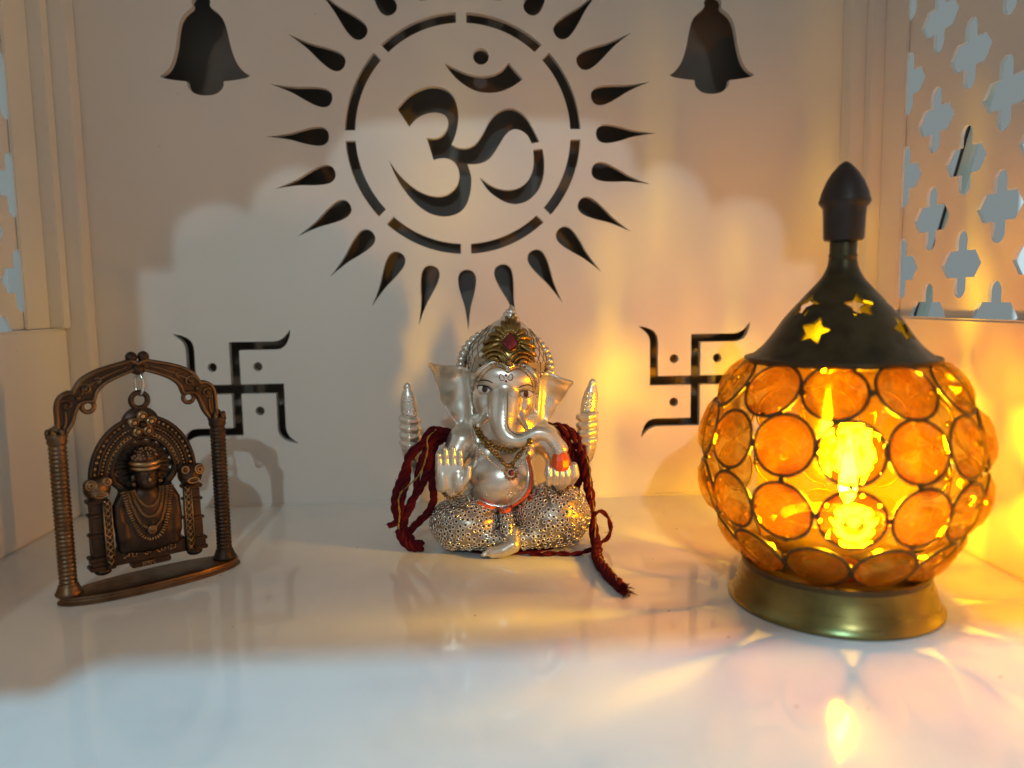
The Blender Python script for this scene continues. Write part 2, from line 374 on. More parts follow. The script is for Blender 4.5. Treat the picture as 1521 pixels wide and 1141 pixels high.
def bell_at(cx):
    up_ = bell; lo_ = [(0, -98), (50, -90), (85, -62), (93, -28, 1), (150, -22), (205, -12)]
    right = [(cx+p[0]*bu, 21.76+p[1]*bu, *p[2:]) for p in up_]
    left = [(cx-p[0]*bu, 21.76+p[1]*bu, *p[2:]) for p in up_[-2::-1]]
    lowl = [(cx-p[0]*bu, 21.76+p[1]*bu, *p[2:]) for p in lo_[::-1]]; lowr = [(cx+p[0]*bu, 21.76+p[1]*bu, *p[2:]) for p in lo_[1:]]
    return smooth_poly(right+left+lowl+lowr, 4)
holes += [bell_at(-12.66), bell_at(12.66)]
su = .00764
armp = [(-33, 319, 1), (270, 319, 1), (305, 328), (340, 352), (378, 400, 1), (370, 348), (345, 296), (310, 270), (270, 263, 1), (33, 263, 1), (33, 33, 1)]
for cx in (-11.98, 11.98):
    pts = []
    for k in range(4):
        c, s = math.cos(-k*math.pi/2), math.sin(-k*math.pi/2)
        pts += [(cx+(p[0]*c-p[1]*s)*su, 6.176+(p[0]*s+p[1]*c)*su, *p[2:]) for p in armp]
    holes.append(smooth_poly(pts, 4))
    for dx in (-1.153, 1.153):
        for dz in (-1.153, 1.153): holes.append(arc(cx+dx, 6.176+dz, .235, 0, 2*math.pi*.96, 20))
V, F = plate([(-22, .003), (22, .003), (22, 44), (-22, 44)], holes, .40)
V = np.stack([V[:, 0], .20-V[:, 2]*1.0, V[:, 1]], 1)
wall_back = struct('wall_back', (V, F), WHITE)

tv, tf = tube([(-18.7, -.02, .02), (0, -.02, .03), (19.3, -.02, .02)], .09, 8); mesh_obj('joint_bead', tv, tf, WHITE, wall_back)
specks(WHITE, 60, .02, (.45, .40, .34))
# side walls: corner posts stepped outwards, low wall with a ledge, and above it a pierced screen
def hole_shape(cy_, cz_):
    a, b = .40, 1.42; hw, hh, hc = 1.36, .56, .95
    p = [(-a, hh), (-a, b-a)]+[(a*math.cos(t), b-a+a*math.sin(t)) for t in np.linspace(math.pi, 0, 9)[1:-1]]+[(a, b-a), (a, hh)]
    pr = [(hc, hh), (hw, 0), (hc, -hh)]
    q = [(x, -z) for x, z in p[::-1]]; pl = [(-hc, -hh), (-hw, 0), (-hc, hh)]
    return [(cy_+x, cz_+z) for x, z in p+pr+q+pl]
screens = []
for sgn, xa, xw, xj in ((-1, 18.75, 19.75, 20.3), (1, 19.4, 20.3, 20.9)):
    nm = 'wall_left' if sgn < 0 else 'wall_right'
    X = lambda a, b: sorted((sgn*a, sgn*b))
    wl = struct(nm, box(*X(xw, xj-.02), -42, -.95, 0, 9.5), WHITE, bev=.1)
    struct('corner_post', box(*X(xa, 22), -.95, -.003, 0, 44), WHITE, wl, bev=.05)
    struct('corner_post', box(*X((xa+xj)/2, 22), -1.65, -.953, 9.503, 44), WHITE, wl, bev=.05)
    struct('stile', box(*X(xj-.16, xj-.01), -3.6, -1.653, 9.503, 44), WHITE, wl, bev=.04)
    hs = []
    for j in range(0, 17):
        for k in range(-1, 9):
            cy_ = -3.6-2.26*j; cz_ = (11.75 if j % 2 == 0 else 9.6)+4.28*k
            if 6 < cz_ < 41.5 and cy_ > -39.5: hs.append(hole_shape(cy_, cz_))
    V, F = plate([(-42, 5.5), (-.5, 5.5), (-.5, 44), (-42, 44)], hs, .16)
    V = np.stack([sgn*(xj+.08)+V[:, 2], V[:, 0], V[:, 1]], 1)
    sc = mesh_obj('lattice_screen', V, F, WHITE, None, False); fix_normals(sc)
    tag(sc, 'white screen pierced with crosses, on the '+('crystal lamp side' if sgn > 0 else 'bronze swing side'), 'screen', 'pierced side screens')
# front arch whose scalloped outline the room lamp throws on the back wall
half = [(-17.45, -1), (-17.45, 12.8, 1), (-15.65, 12.8, 1), (-15.6, 14.3), (-15.0, 15.5), (-13.6, 16.1), (-12.5, 15.95), (-11.75, 15.5, 1), (-11.2, 16.9), (-10.0, 17.7), (-8.9, 17.75), (-7.9, 17.2, 1), (-7.5, 18.6), (-6.6, 19.6), (-5.2, 20.0), (-3, 20.05)]
pat = [(p[0], p[1], *p[2:]) for p in half]+[(-p[0], p[1], *p[2:]) for p in half[::-1]]
pat[0] = (-17.45, -1, 1); pat[-1] = (17.45, -1, 1)
L1 = ROOM_LAMP/CM; YA = -42.0; arch = []
for (x, z) in smooth_poly(pat, 5):
    q = Vector((x+.9, 0, z)); t = (YA-q.y)/(L1.y-q.y); p = q+(L1-q)*t
    arch.append((p.x, max(p.z, 0.0)))
arch[0] = (arch[0][0], 0.); 
x0, x1 = arch[0][0], arch[-1][0]
outer = [(-22, 0), (x0, 0)]+[a for a in arch if a[1] > .5]+[(x1, 0), (22, 0), (22, 44), (-22, 44)]
V, F = plate(outer, [], 1.0)
V = np.stack([V[:, 0], YA-.5-V[:, 2], V[:, 1]], 1); struct('front_arch', (V, F), WHITE)

# glowing panels added outside the screens, standing in for daylight beyond
GLOW = mat('daylight_glow', (.1, .1, .1), .5, emit=((.58, .74, .78), 1.0))
for sgn in (-1, 1):
    V, F = box(*sorted((sgn*58, sgn*58.6)), -45, 40, -5, 60)
    o = mesh_obj('glow_panel', V, F, GLOW, None, False); tag(o, 'pale glowing panel added for daylight outside the pierced screen, on the '+('lamp' if sgn > 0 else 'swing')+' side', 'window', 'added glow panels')
# things standing outside, seen through the right-hand screen
bd = thing('leaning_board', 'thin pale board with a dark edge leaning outside the pierced screen beside the lamp', 'board', (24.0, 4.15, 0))
V, F = box(-.12, .12, -.62, .0, 10, 22); mesh_obj('panel', V, F, BOARD, bd, False)
V, F = box(-.2, .2, 0.002, .13, 10, 22); mesh_obj('edge_strip', V, F, CORD, bd, False)
bd.rotation_euler = (R(23.4), 0, 0)

# ================================================================== seated elephant-headed figurine
GX, GY = 1.45, -6.8
gan = thing('elephant_headed_figurine', 'silver seated elephant-headed figurine with gold crown and studded legs', 'figurine', (GX, GY, 0))
HC = np.array([.14, -.3, 6.6]); HR = R(-6)                     # the head is tilted a little to one side
HM = np.array([[math.cos(HR), 0, -math.sin(HR)], [0, 1, 0], [math.sin(HR), 0, math.cos(HR)]], np.float32)   # local -> statue
def hl(P): return (P-HC.astype(np.float32))@HM
def hw(p): return HM@np.asarray(p, float)+HC
EARL = smooth_poly([(-1.1, 7.4), (-1.5, 7.62), (-1.95, 7.70), (-2.45, 7.76), (-3.0, 7.94, 1), (-2.82, 7.5), (-2.74, 6.95), (-2.66, 6.5), (-2.42, 6.0), (-2.24, 5.6), (-1.98, 5.2), (-1.65, 5.08), (-1.35, 5.5), (-1.0, 6.2)], 4)
EARR = smooth_poly([(1.3, 7.1), (1.7, 7.36), (2.2, 7.30), (2.6, 7.12), (3.08, 6.98, 1), (2.86, 6.6), (2.66, 6.1), (2.3, 5.6), (1.9, 5.08), (1.6, 5.0), (1.4, 5.4), (1.2, 6.2)], 4)
def ear(P, pts, sg, tip):
    d2 = poly2(P[:, 0], P[:, 2], pts)
    u = np.abs(P[:, 0]-.14)-1.1; zc = (P[:, 2]-(6.7 if sg < 0 else 6.3))/1.2
    mid = .30-.62*((u-.75)/1.0)**2*np.where(u > .75, 1., .35)-.28*np.clip(zc, 0, 2)**2-.10*zc**2-.16*np.exp(-((u-.42-.1*zc)/.17)**2)+.05*np.sin(6*P[:, 2]+2*u)*np.clip(u-.5, 0, 1)
    th = np.abs(P[:, 1]-mid)-.05
    q = np.stack([d2+.06, th], 1)
    d = np.minimum(q.max(1), 0)+np.linalg.norm(np.maximum(q, 0), axis=1)-.055
    rim = np.sqrt((d2+.07)**2+(P[:, 1]-mid+.03)**2)-.09-.05*np.clip(zc, 0, 1)
    return smin(d, rim, .1)
TRUNK = catmull([(.15, -1.05, 7.0, .58), (.10, -1.45, 6.4, .62), (.04, -1.75, 5.85, .60), (.0, -2.0, 5.4, .50), (.16, -2.2, 5.04, .39), (.5, -2.36, 4.88, .315), (.92, -2.45, 4.97, .285), (1.33, -2.48, 5.16, .28), (1.7, -2.5, 5.12, .275), (2.0, -2.5, 4.90, .28), (2.22, -2.5, 4.62, .31), (2.3, -2.5, 4.47, .33)], 3)
def head_sdf(P):
    q = hl(P)
    d = ell(q, (0, .2, .35), (1.4, 1.25, 1.25))
    d = smin(d, ell(q, (0, -.5, .78), (1.25, 1.02, .78)), .25)
    for s in (-1, 1):
        d = smin(d, ell(q, (s*.55, -.85, .72), (.62, .52, .62)), .3)
        d = smin(d, ell(q, (s*.82, -.42, -.25), (.52, .62, .72)), .25)
        d = smin(d, ell(q, (s*.62, -.62, -.85), (.38, .5, .4)), .25)
    d = smin(d, ell(q, (0, -.72, -.05), (.62, .5, .95)), .3)
    d = smin(d, path(P, TRUNK), .22)
    d = np.maximum(d, -cap_(P, (2.3, -2.5, 4.5), (2.42, -2.5, 4.1), .22, .3))
    for s, x0_, x1_, z1_ in ((-1, -.62, -1.02, 5.42), (1, .72, .98, 5.25)):
        d = smin(d, cap_(P, (x0_, -1.2, 5.75), (x1_, -1.85, z1_), .19, .10), .1)
    for s in (-1, 1):                                            # eyelids
        e = (s*.84+.0, -.93, .16)
        d = smin(d, ell(q, e, (.30, .22, .2)), .08)
    d = smin(d, bounded(P, (-3.2, -1.2, 4.9), (-.9, .8, 8.1), lambda Q: ear(Q, EARL, -1, 0)), .12); d = smin(d, bounded(P, (1.1, -1.2, 4.8), (3.3, .8, 7.6), lambda Q: ear(Q, EARR, 1, 0)), .12)
    return d
def hand_up(P):
    d = rbox(P, (-2.2, -2.33, 3.42), (.60, .18, .60), .16)
    d = smin(d, ell(P, (-1.86, -2.47, 3.22), (.25, .18, .42)), .12)
    d = smin(d, ell(P, (-2.5, -2.45, 3.2), (.2, .14, .42)), .12)
    for x, xt, zt, r in ((-2.64, -2.66, 4.34, .14), (-2.37, -2.38, 4.54, .15), (-2.08, -2.07, 4.58, .152), (-1.80, -1.78, 4.46, .142)):
        f = path(P, [(x, -2.33, 3.8, r+.01), (x*.5+xt*.5, -2.36, (3.8+zt)/2+.05, r+.005), (xt, -2.40, zt, r-.02)])
        f = smin(f, ell(P, (x*.6+xt*.4, -2.47, 4.02), (.115, .07, .13)), .05); f = smin(f, ell(P, (x*.25+xt*.75, -2.48, 4.33), (.11, .06, .12)), .05)
        d = smin(d, f, .03)
    return smin(d, path(P, [(-1.78, -2.42, 3.05, .19), (-1.5, -2.52, 3.42, .165), (-1.43, -2.5, 3.82, .12)]), .07)
def fist(P):
    d = ell(P, (2.28, -2.2, 3.4), (.62, .4, .5))
    for x in (1.83, 2.08, 2.33, 2.57):
        d = smin(d, path(P, [(x, -2.25, 3.86, .12), (x-.01, -2.56, 3.74, .135), (x-.01, -2.66, 3.4, .135), (x, -2.5, 3.06, .13)]), .03)
    return smin(d, path(P, [(2.78, -2.2, 3.1, .2), (2.88, -2.5, 3.4, .21), (2.84, -2.56, 3.78, .17)]), .05)
def rear_fist(P, s, x, z0):
    d = ell(P, (x, 0, z0), (.42, .40, 1.2))
    for i in range(4):
        z = z0+.95-.36*i; t = .07*s
        d = smin(d, path(P, [(x-.36, .0, z-t, .15), (x-.25, -.30, z-t*.5, .18), (x, -.42, z, .19), (x+.25, -.30, z+t*.5, .18), (x+.36, .0, z+t, .15)]), .035)
    d = smin(d, path(P, [(x-.12*s, -.3, z0-.75, .15), (x, -.42, z0-.42, .17), (x+.08*s, -.42, z0-.12, .13)]), .04)
    return d
def body_sdf(P):
    d = ell(P, (.1, .1, 4.15), (1.5, 1.1, 1.2))
    d = smin(d, ell(P, (-.1, -.72, 2.95), (1.5, 1.42, 1.32)), .4)
    for s in (-1, 1):
        d = smin(d, ell(P, (.1+s*.72, -.95, 4.05), (.55, .42, .5)), .2)
        d = smin(d, ell(P, (.1+s*1.68, -.05, 4.5), (.68, .68, .62)), .35)
    d = smin(d, ell(P, (.1, .2, 1.6), (2.0, 1.4, 1.2)), .4)
    d = smin(d, ell(P, (.1, .0, 5.2), (1.5, .75, .8)), .3)
    d = smin(d, path(P, [(-1.78, -.2, 4.5, .6), (-2.4, -.7, 3.1, .48), (-2.15, -2.15, 2.85, .33)]), .2)
    d = smin(d, path(P, [(1.98, -.2, 4.5, .6), (2.65, -.6, 3.15, .48), (2.35, -2.0, 3.0, .34)]), .2)
    d = smin(d, path(P, [(-1.5, .25, 4.6, .42), (-2.9, .7, 3.3, .36), (-3.8, .15, 3.25, .28), (-3.95, 0, 3.9, .3)]), .15)
    d = smin(d, path(P, [(1.6, .25, 4.6, .42), (2.9, .7, 3.3, .36), (3.6, .15, 3.2, .28), (3.72, 0, 3.9, .3)]), .15)
    d = smin(d, bounded(P, (-4.7, -.8, 3.0), (-3.3, .6, 5.9), lambda Q: rear_fist(Q, -1, -3.97, 4.5)), .08); d = smin(d, bounded(P, (3.1, -.8, 3.0), (4.5, .6, 5.9), lambda Q: rear_fist(Q, 1, 3.77, 4.5)), .08)
    d = smin(d, bounded(P, (-3, -2.8, 2.6), (-1.2, -2, 4.9), hand_up), .1); d = smin(d, bounded(P, (1.5, -3, 2.7), (3.2, -1.7, 4.1), fist), .1)
    # foot crossing in front
    d = smin(d, path(P, [(.38, -2.25, .95, .26), (.30, -2.5, .52, .34), (-.1, -2.58, .33, .28), (-.55, -2.58, .24, .22)]), .1)
    for i, x in enumerate((-.95, -.86, -.74, -.6)): d = smin(d, ell(P, (x+.06, -2.62+.02*i, .17+.085*i), (.16, .1, .075)), .03)
    d = smin(d, bounded(P, (-3.2, -3, 4.0), (3.3, 1.4, 8.4), head_sdf), .2)
    return np.maximum(d, .05-P[:, 2])
V, F = sculpt(body_sdf, (-4.8, -3.4, -.1), (4.8, 1.9, 8.9), .05)
body = mesh_obj('body', V, F, SILVER, gan)
def dhoti_sdf(P):
    d = ell(P, (-1.5, -1.0, 1.12), (1.66, 1.4, 1.12))
    d = smin(d, ell(P, (2.05, -1.0, 1.28), (1.68, 1.45, 1.28)), .15)
    d = smin(d, ell(P, (2.3, -1.0, 1.9), (1.1, 1.1, .85)), .3)
    d = smin(d, ell(P, (.2, .4, .9), (2.7, 1.6, .95)), .3)
    d = smin(d, path(P, [(-2.1, -1.6, .7, .62), (-.3, -2.05, .62, .42)]), .2)
    d = smin(d, path(P, [(2.6, -1.6, .8, .66), (.75, -2.0, .62, .46)]), .2)
    d = smin(d, path(P, [(.05, -1.9, 1.7, .2), (.12, -2.2, 1.25, .26), (.1, -2.3, .8, .3)]), .12)
    return np.maximum(d, .03-P[:, 2])
V, F = sculpt(dhoti_sdf, (-3.6, -3.1, -.1), (4.2, 2.3, 3.0), .05)
dhoti = mesh_obj('dhoti', V, F, SILVER4, gan)
# ring studs scattered over the cloth
me = dhoti.data; N = len(me.vertices)
co = np.empty(N*3); me.vertices.foreach_get('co', co); co = co.reshape(-1, 3)/CM
no = np.empty(N*3); me.vertices.foreach_get('normal', no); no = no.reshape(-1, 3)
if no[np.argmin(co[:, 1])][1] > 0: me.flip_normals(); no = -no
bd_ = body_sdf(co.astype(np.float32))
cand = np.where((bd_ > .06) & (no[:, 1] < .6) & (co[:, 2] > .12) & (no[:, 2] > -.8))[0]
rings = MB(); dots = MB(); dm = np.full(len(cand), 9.); cc_ = co[cand]; k_ = 0
while True:
    i = cand[k_]; p = co[i]; r = .078+.012*rng.uniform(-1, 1)
    dm = np.minimum(dm, np.linalg.norm(cc_-p, axis=1)-(r-.078))
    tv, tf = torus((0, 0, .02), r, .032, n=12, m_=6); rings.add(orient(tv, p, no[i]), tf)
    bv, bf = ball((0, 0, 0), (.045, .045, .03), 8, 4); dots.add(orient(bv, p, no[i]), bf)
    ok_ = np.where(dm > .196, dm, 99); k_ = int(np.argmin(ok_))
    if ok_[k_] > 50: break
studs = rings.build('ring_studs', SILVER3, dhoti, kind='stuff'); dots.build('stud_centres', BLACKP, dhoti, kind='stuff')
for o_ in (body,):
    n0 = np.empty(len(o_.data.vertices)*3); o_.data.vertices.foreach_get('normal', n0); n0 = n0.reshape(-1, 3)
    c0 = np.empty(len(o_.data.vertices)*3); o_.data.vertices.foreach_get('co', c0); c0 = c0.reshape(-1, 3)
    if n0[np.argmin(c0[:, 1])][1] > 0: o_.data.flip_normals()

S = lambda x, z: on_surf(body_sdf, x, z)
def stroke(name, pts, r, material, lift=0., parent=body, taper=True, n=6, f=body_sdf):
    P, nn = on_surf_many(f, catmull(pts, 6)); P = P+nn*lift
    k = len(P); rr = np.array([r*(.25+.75*math.sin(math.pi*(i+.5)/k)**.6) if taper else r for i in range(k)])
    tv, tf = tube(P, rr, 6); return mesh_obj(name, tv, tf, material, parent)
# painted eyes, brows and the red mark
for s, ex, ez in ((-1, -.71, 6.87), (1, 1.0, 6.64)):
    p, nn = S(ex, ez)
    V1, F1 = ball((0, 0, 0), (.30, .16, .05), 16, 7); Xd = hw((1, 0, 0))-hw((0, 0, 0))
    mesh_obj('eye', orient(V1, p+np.array(nn)*.0, nn, Xd), F1, WHITEP, body)
    V1, F1 = ball((0, 0, 0), (.135, .135, .04), 14, 6); mesh_obj('iris', orient(V1, p+np.array(nn)*.03, nn, Xd), F1, BROWNP, body)
    V1, F1 = ball((0, 0, 0), (.055, .055, .03), 10, 6); mesh_obj('pupil', orient(V1, p+np.array(nn)*.052, nn, Xd), F1, BLACKP, body)
    t = math.tan(HR)
    e = lambda a, b: (ex+a, ez+b+a*t)
    stroke('eyelid_line', [e(-.34*1, .07 if s < 0 else .0), e(-.2, .12), e(0, .15), e(.2, .1), e(.3, -.02 if s < 0 else .06)], .028, BLACKP, .03)
    stroke('eyelid_line', [e(-.26, -.05), e(-.1, -.12), e(.1, -.13), e(.26, -.05)], .018, BLACKP, .02)
    stroke('eyebrow', [e(-.33, .22), e(-.15, .36), e(.1, .40), e(.33, .32)] if s < 0 else [e(-.3, .26), e(-.1, .38), e(.15, .40), e(.32, .28)], .032, BLACKP, .005)
for s in (-1, 1):
    stroke('forehead_mark', [(.17+s*.05, 7.33), (.17+s*.2, 7.52), (.17+s*.28, 7.40), (.17+s*.2, 7.25), (.17+s*.06, 7.3)], .022, REDP, .004)
for z_ in (7.47, 7.22):
    p, nn = S(.165, z_); V1, F1 = ball((0, 0, 0), (.05, .06, .02), 10, 5); mesh_obj('forehead_dot', orient(V1, p, nn), F1, REDP, body)
for dx in (-.05, .07):
    stroke('trunk_line', [(.15+dx, 6.78), (.13+dx, 6.3), (.10+dx, 5.8), (.12+dx, 5.45), (.28+dx*.8, 5.2+dx*.6), (.55, 5.06+dx*.9), (.8, 5.1+dx*.7)], .026, SILVER3 if dx < 0 else SILVER2, .004)
# head band along the forehead
for s in (-1, 1):
    hb = [hw((s*.02, 0, 1.14)), hw((s*.28, 0, 1.28)), hw((s*.62, 0, 1.28)), hw((s*.95, 0, 1.08)), hw((s*1.2, 0, .72)), hw((s*1.32, 0, .3)), hw((s*1.36, 0, -.1))]
    stroke('head_band', [(p[0], p[2]) for p in hb], .10, SILVER3, .07, taper=False)
    hb2 = [(p[0]*.9+.014, p[2]-.15) for p in hb]
    bb = MB()
    for p in on_surf_many(body_sdf, catmull(hb2[:-1], 5))[0]: bb.add(*ball(p, .038, 8, 5))
    bb.build('band_beads', GOLD, body, kind='stuff')

# crown
cr = lambda p: hw(p)
prof = catmull([(1.45, .55), (1.68, 1.0), (1.75, 1.4), (1.60, 1.9), (1.28, 2.35), (.92, 2.75), (.62, 3.0), (.46, 3.08)], 5)
V1, F1 = lathe([tuple(p) for p in prof]+[(.40, 3.1), (.44, 3.17), (.40, 3.24), (.30, 3.28), (.35, 3.34), (.31, 3.40), (.22, 3.44), (.26, 3.49), (.2, 3.55), (.12, 3.6), (.12, 3.66), (.0, 3.76)], 48, (0, .4))
V1 = [(v[0], v[1], v[2]+max(1.5-v[2], 0)*.97*min(max((.4-v[1])/1.3, 0), 1)) for v in V1]
crown = mesh_obj('crown', [cr(v) for v in V1], F1, SILVER, gan); fix_normals(crown)
def crown_r(z): return float(np.interp(z, [p[1] for p in prof], [p[0] for p in prof]))
ln = MB()
for k in range(-14, 15):                                         # criss-cross ridges
    for s in (-1, 1):
        pts = []
        for z in np.linspace(.75, 2.8, 22):
            a = -math.pi/2+k*.24+s*(z-.75)*.42
            if abs(a+math.pi/2) < 1.15 and z < 1.4: continue
            pts.append(cr(((crown_r(z)+.004)*math.cos(a), .4+(crown_r(z)+.004)*math.sin(a), z)))
        ln.add(*tube(pts, .017, 5))
ln.build('crown_ridges', SILVER2, crown, kind='stuff')
def crown_pt(u, v, lift=0):                                      # u sideways arc, v height on the front of the crown
    a = -math.pi/2+u/1.62; r = crown_r(v)+lift
    return np.array(cr((r*math.cos(a), .4+r*math.sin(a), v)))
def crown_n(u, v): return Vector(np.cross(crown_pt(u+.02, v)-crown_pt(u-.02, v), crown_pt(u, v+.02)-crown_pt(u, v-.02))).normalized()
gv = 2.22
pl = []
for q in np.linspace(0, 2*math.pi, 40, endpoint=False):
    u = 1.22*math.cos(q); v = 2.0+.98*math.sin(q)*(1.0 if math.sin(q) > 0 else .75); pl.append((u, v))
fv = [crown_pt(0, 2.05, .1)]; ff = []
for rr in (.5, 1.0):
    for u, v in pl: fv.append(crown_pt(u*rr, 2.0+(v-2.0)*rr, .1 if rr < 1 else .02))
n_ = len(pl)
for k in range(n_): ff += [(0, 1+k, 1+(k+1) % n_), (1+k, 1+n_+k, 1+n_+(k+1) % n_, 1+(k+1) % n_)]
front = mesh_obj('crown_plate', fv, ff, GOLD, crown); fix_normals(front)
def petal(u0, v0, ang, ln_, wd, bend, th=.1):
    pts = []; rr = []
    for t in np.linspace(0, 1, 9):
        a = ang+bend*t; pts.append((u0+ln_*t*math.cos(a), v0+ln_*t*math.sin(a))); rr.append(wd*(math.sin(math.pi*(.12+.80*t))**.7))
    tv, tf = tube([crown_pt(u, v, .13) for u, v in pts], rr, 8); return tv, tf
for k in range(13):
    a = R(-12+204*k/12); s = 1 if math.cos(a) > 0 else -1
    tv, tf = petal(.40*math.cos(a), gv+.40*math.sin(a), a, .82, .13, -s*.35); mesh_obj('crown_petal', tv, tf, GOLD, front)
bb = MB()
for k in range(17):
    a = R(-25+230*k/16); bb.add(*ball(crown_pt(.40*math.cos(a), gv+.42*math.sin(a), .2), .05, 8, 5))
bb.build('petal_beads', GOLD, front, kind='stuff')
for s in (-1, 1):
    for j, (rr, w_) in enumerate(((.56, .085), (.36, .085), (.17, .1))):
        pts = [(s*.02+s*(.5-rr*.9*math.cos(q)), 1.36+rr*.9*math.sin(q)) for q in np.linspace(.2, math.pi*.92, 12)]
        tv, tf = tube([crown_pt(u, v, .15) for u, v in pts], [w_*(.4+.6*math.sin(math.pi*(i+.5)/12)) for i in range(12)], 8); mesh_obj('crown_leaf', tv, tf, GOLD, front)
    bb = MB()
    for k in range(7): bb.add(*ball(crown_pt(s*(.15+.16*k), 1.38-.04*k, .1), .07, 8, 6))
    bb.build('edge_beads', GOLD, front, kind='stuff')
mesh_obj('centre_bead', *ball(crown_pt(0, 1.42, .2), .13, 14, 9), GOLD, front)
gem = [(0, gv+.40), (.36, gv-.02), (.2, gv-.2), (0, gv-.36), (-.2, gv-.2), (-.36, gv-.02)]
gp = smooth_poly([(p[0], p[1], 1) if i in (0, 1, 3, 5) else p for i, p in enumerate(gem)], 4)
fv = [crown_pt(0, gv, .26)]+[crown_pt(u, v, .15) for u, v in gp]+[crown_pt(u*.6, gv+(v-gv)*.6, .25) for u, v in gp]; n_ = len(gp)
ff = []
for k in range(n_): ff += [(1+k, 1+(k+1) % n_, 1+n_+(k+1) % n_, 1+n_+k), (0, 1+n_+k, 1+n_+(k+1) % n_)]
o = mesh_obj('crown_gem', fv, ff, REDP, crown); fix_normals(o)
tv, tf = tube([crown_pt(u*1.12, gv+(v-gv)*1.12, .17) for u, v in gp], .04, 6, closed=True); mesh_obj('gem_rim', tv, tf, GOLD, crown)
V1, F1 = ball((0, 0, 0), (.2, .28, .05), 12, 6); mesh_obj('crown_gem', orient(V1, crown_pt(0, 2.93, .06), crown_n(0, 2.93)), F1, REDP, crown)
# scalloped halo behind the crown
halo = MB()
for k in range(25):
    a = R(-8+196*k/24); c = (1.98*math.cos(a), .8, .95+1.72*math.sin(a)); d = (math.cos(a), 0, math.sin(a))
    bv, bf = ball((0, 0, 0), (.15, .17, .22), 10, 7); halo.add([tuple(cr(v)) for v in orient(bv, c, d, (0, 1, 0))], bf)
hp = [cr((1.84*math.cos(a), .83, .95+1.6*math.sin(a))) for a in np.linspace(R(-10), R(190), 40)]
hal = halo.build('halo_beads', SILVER, crown, kind='stuff')
tv, tf = tube(hp, .12, 8); mesh_obj('halo_rim', tv, tf, SILVER2, crown)

# tips of what the rear hands hold
for x, lean in ((-3.97, -.07), (3.77, .22)):
    V1, F1 = lathe([tuple(p) for p in catmull([(.30, 5.3), (.35, 5.6), (.36, 5.95), (.33, 6.3), (.25, 6.6), (.16, 6.78), (.17, 6.86), (.15, 6.95), (.08, 7.04), (0, 7.07)], 4)], 24)
    tipo = mesh_obj('held_tip', [(x+v[0]+lean*(v[2]-5.3)/1.5, v[1]*.7, v[2]) for v in V1], F1, SILVER, gan); fix_normals(tipo)
    bb = MB(); yf = lambda u, z: -.7*math.sqrt(max(float(np.interp(z, [5.3, 5.6, 5.95, 6.3, 6.6, 6.8], [.30, .35, .36, .33, .25, .16]))**2-u*u, 0.001))
    lx = lambda z: x+lean*(z-5.3)/1.5
    for z in np.arange(5.5, 6.5, .14):
        for u in (-.24, .24): u2 = u*(1-.35*(z-5.5)); bb.add(*ball((lx(z)+u2, yf(u2, z), z), .055, 8, 5))
    for z in (5.62, 5.9, 6.18, 6.42): bb.add(*torus((lx(z), yf(0, z)-.0, z), .085 if z < 6.3 else .06, .03, (0, 1, .1), 14, 6))
    bb.build('tip_beads', SILVER3, tipo, kind='stuff')
# sweet held under the trunk
V1, F1 = lathe([(.34, 3.62), (.42, 3.78), (.38, 4.05), (.27, 4.32), (.16, 4.5), (.0, 4.62)], 9, (2.3, -2.47)); o = mesh_obj('sweet', V1, F1, ORANGE, gan, False); fix_normals(o)
# necklaces, pendant, sash, bracelets
def beads(name, pts, r, step, material, lift=0.03, f=None):
    f = f or body_sdf; C_ = catmull(pts, 12); L_ = np.concatenate([[0], np.cumsum(np.linalg.norm(np.diff(C_, axis=0), axis=1))]); b_ = MB()
    s_ = np.arange(0, L_[-1], step); P, nn = on_surf_many(f, np.stack([np.interp(s_, L_, C_[:, i]) for i in (0, 1)], 1))
    for p in P+nn*lift: b_.add(*ball(p, r*(1+.25*rng.uniform(-1, 1)), 8, 6))
    return b_.build(name, material, gan, kind='stuff')
beads('necklace', [(-1.15, 5.15), (-1.0, 4.75), (-.6, 4.35), (-.15, 3.95), (.2, 3.68), (.6, 3.95), (.95, 4.4), (1.2, 4.8)], .10, .15, GOLD)
beads('necklace', [(-1.0, 5.05), (-.8, 4.7), (-.4, 4.4), (0, 4.25), (.4, 4.2), (.8, 4.5), (1.05, 4.9)], .12, .17, GOLD)
beads('necklace', [(-1.3, 5.0), (-1.2, 4.6), (-.8, 4.1), (-.3, 3.7), (.15, 3.45), (.5, 3.5), (.9, 3.9), (1.25, 4.6)], .06, .1, SILVER3)
p, nn = S(.3, 3.42)
bb = MB()
for k in range(10):
    a = 2*math.pi*k/10; q, n2 = S(.3+.24*math.cos(a), 3.42+.24*math.sin(a)); bb.add(*ball(q+np.array(n2)*.03, .075, 8, 6))
pend = bb.build('pendant', GOLD, gan); mesh_obj('pendant_gem', *ball(p+np.array(nn)*.05, .13, 12, 8), REDP, pend)
bb = MB()
for k in range(8):
    a = 2*math.pi*k/8; q, n2 = S(.22+.12*math.cos(a), 2.5+.14*math.sin(a)); bb.add(*ball(q, .045, 6, 5))
p, nn = S(.22, 2.5); bb.add(*ball(p, .06, 8, 6)); bb.build('navel_ornament', SILVER3, gan)
both = lambda P: np.minimum(body_sdf(P), dhoti_sdf(P))
sash = [(1.02, 4.0), (1.12, 3.5), (1.18, 3.0), (1.02, 2.45), (.62, 2.02), (.1, 1.82), (-.5, 1.86), (-1.1, 2.1)]
C_ = catmull(sash, 8); P_, n_s = on_surf_many(both, C_)
tv, tf = tube(P_-n_s*.02, .11, 8); mesh_obj('sash', tv, tf, ORANGE, gan)
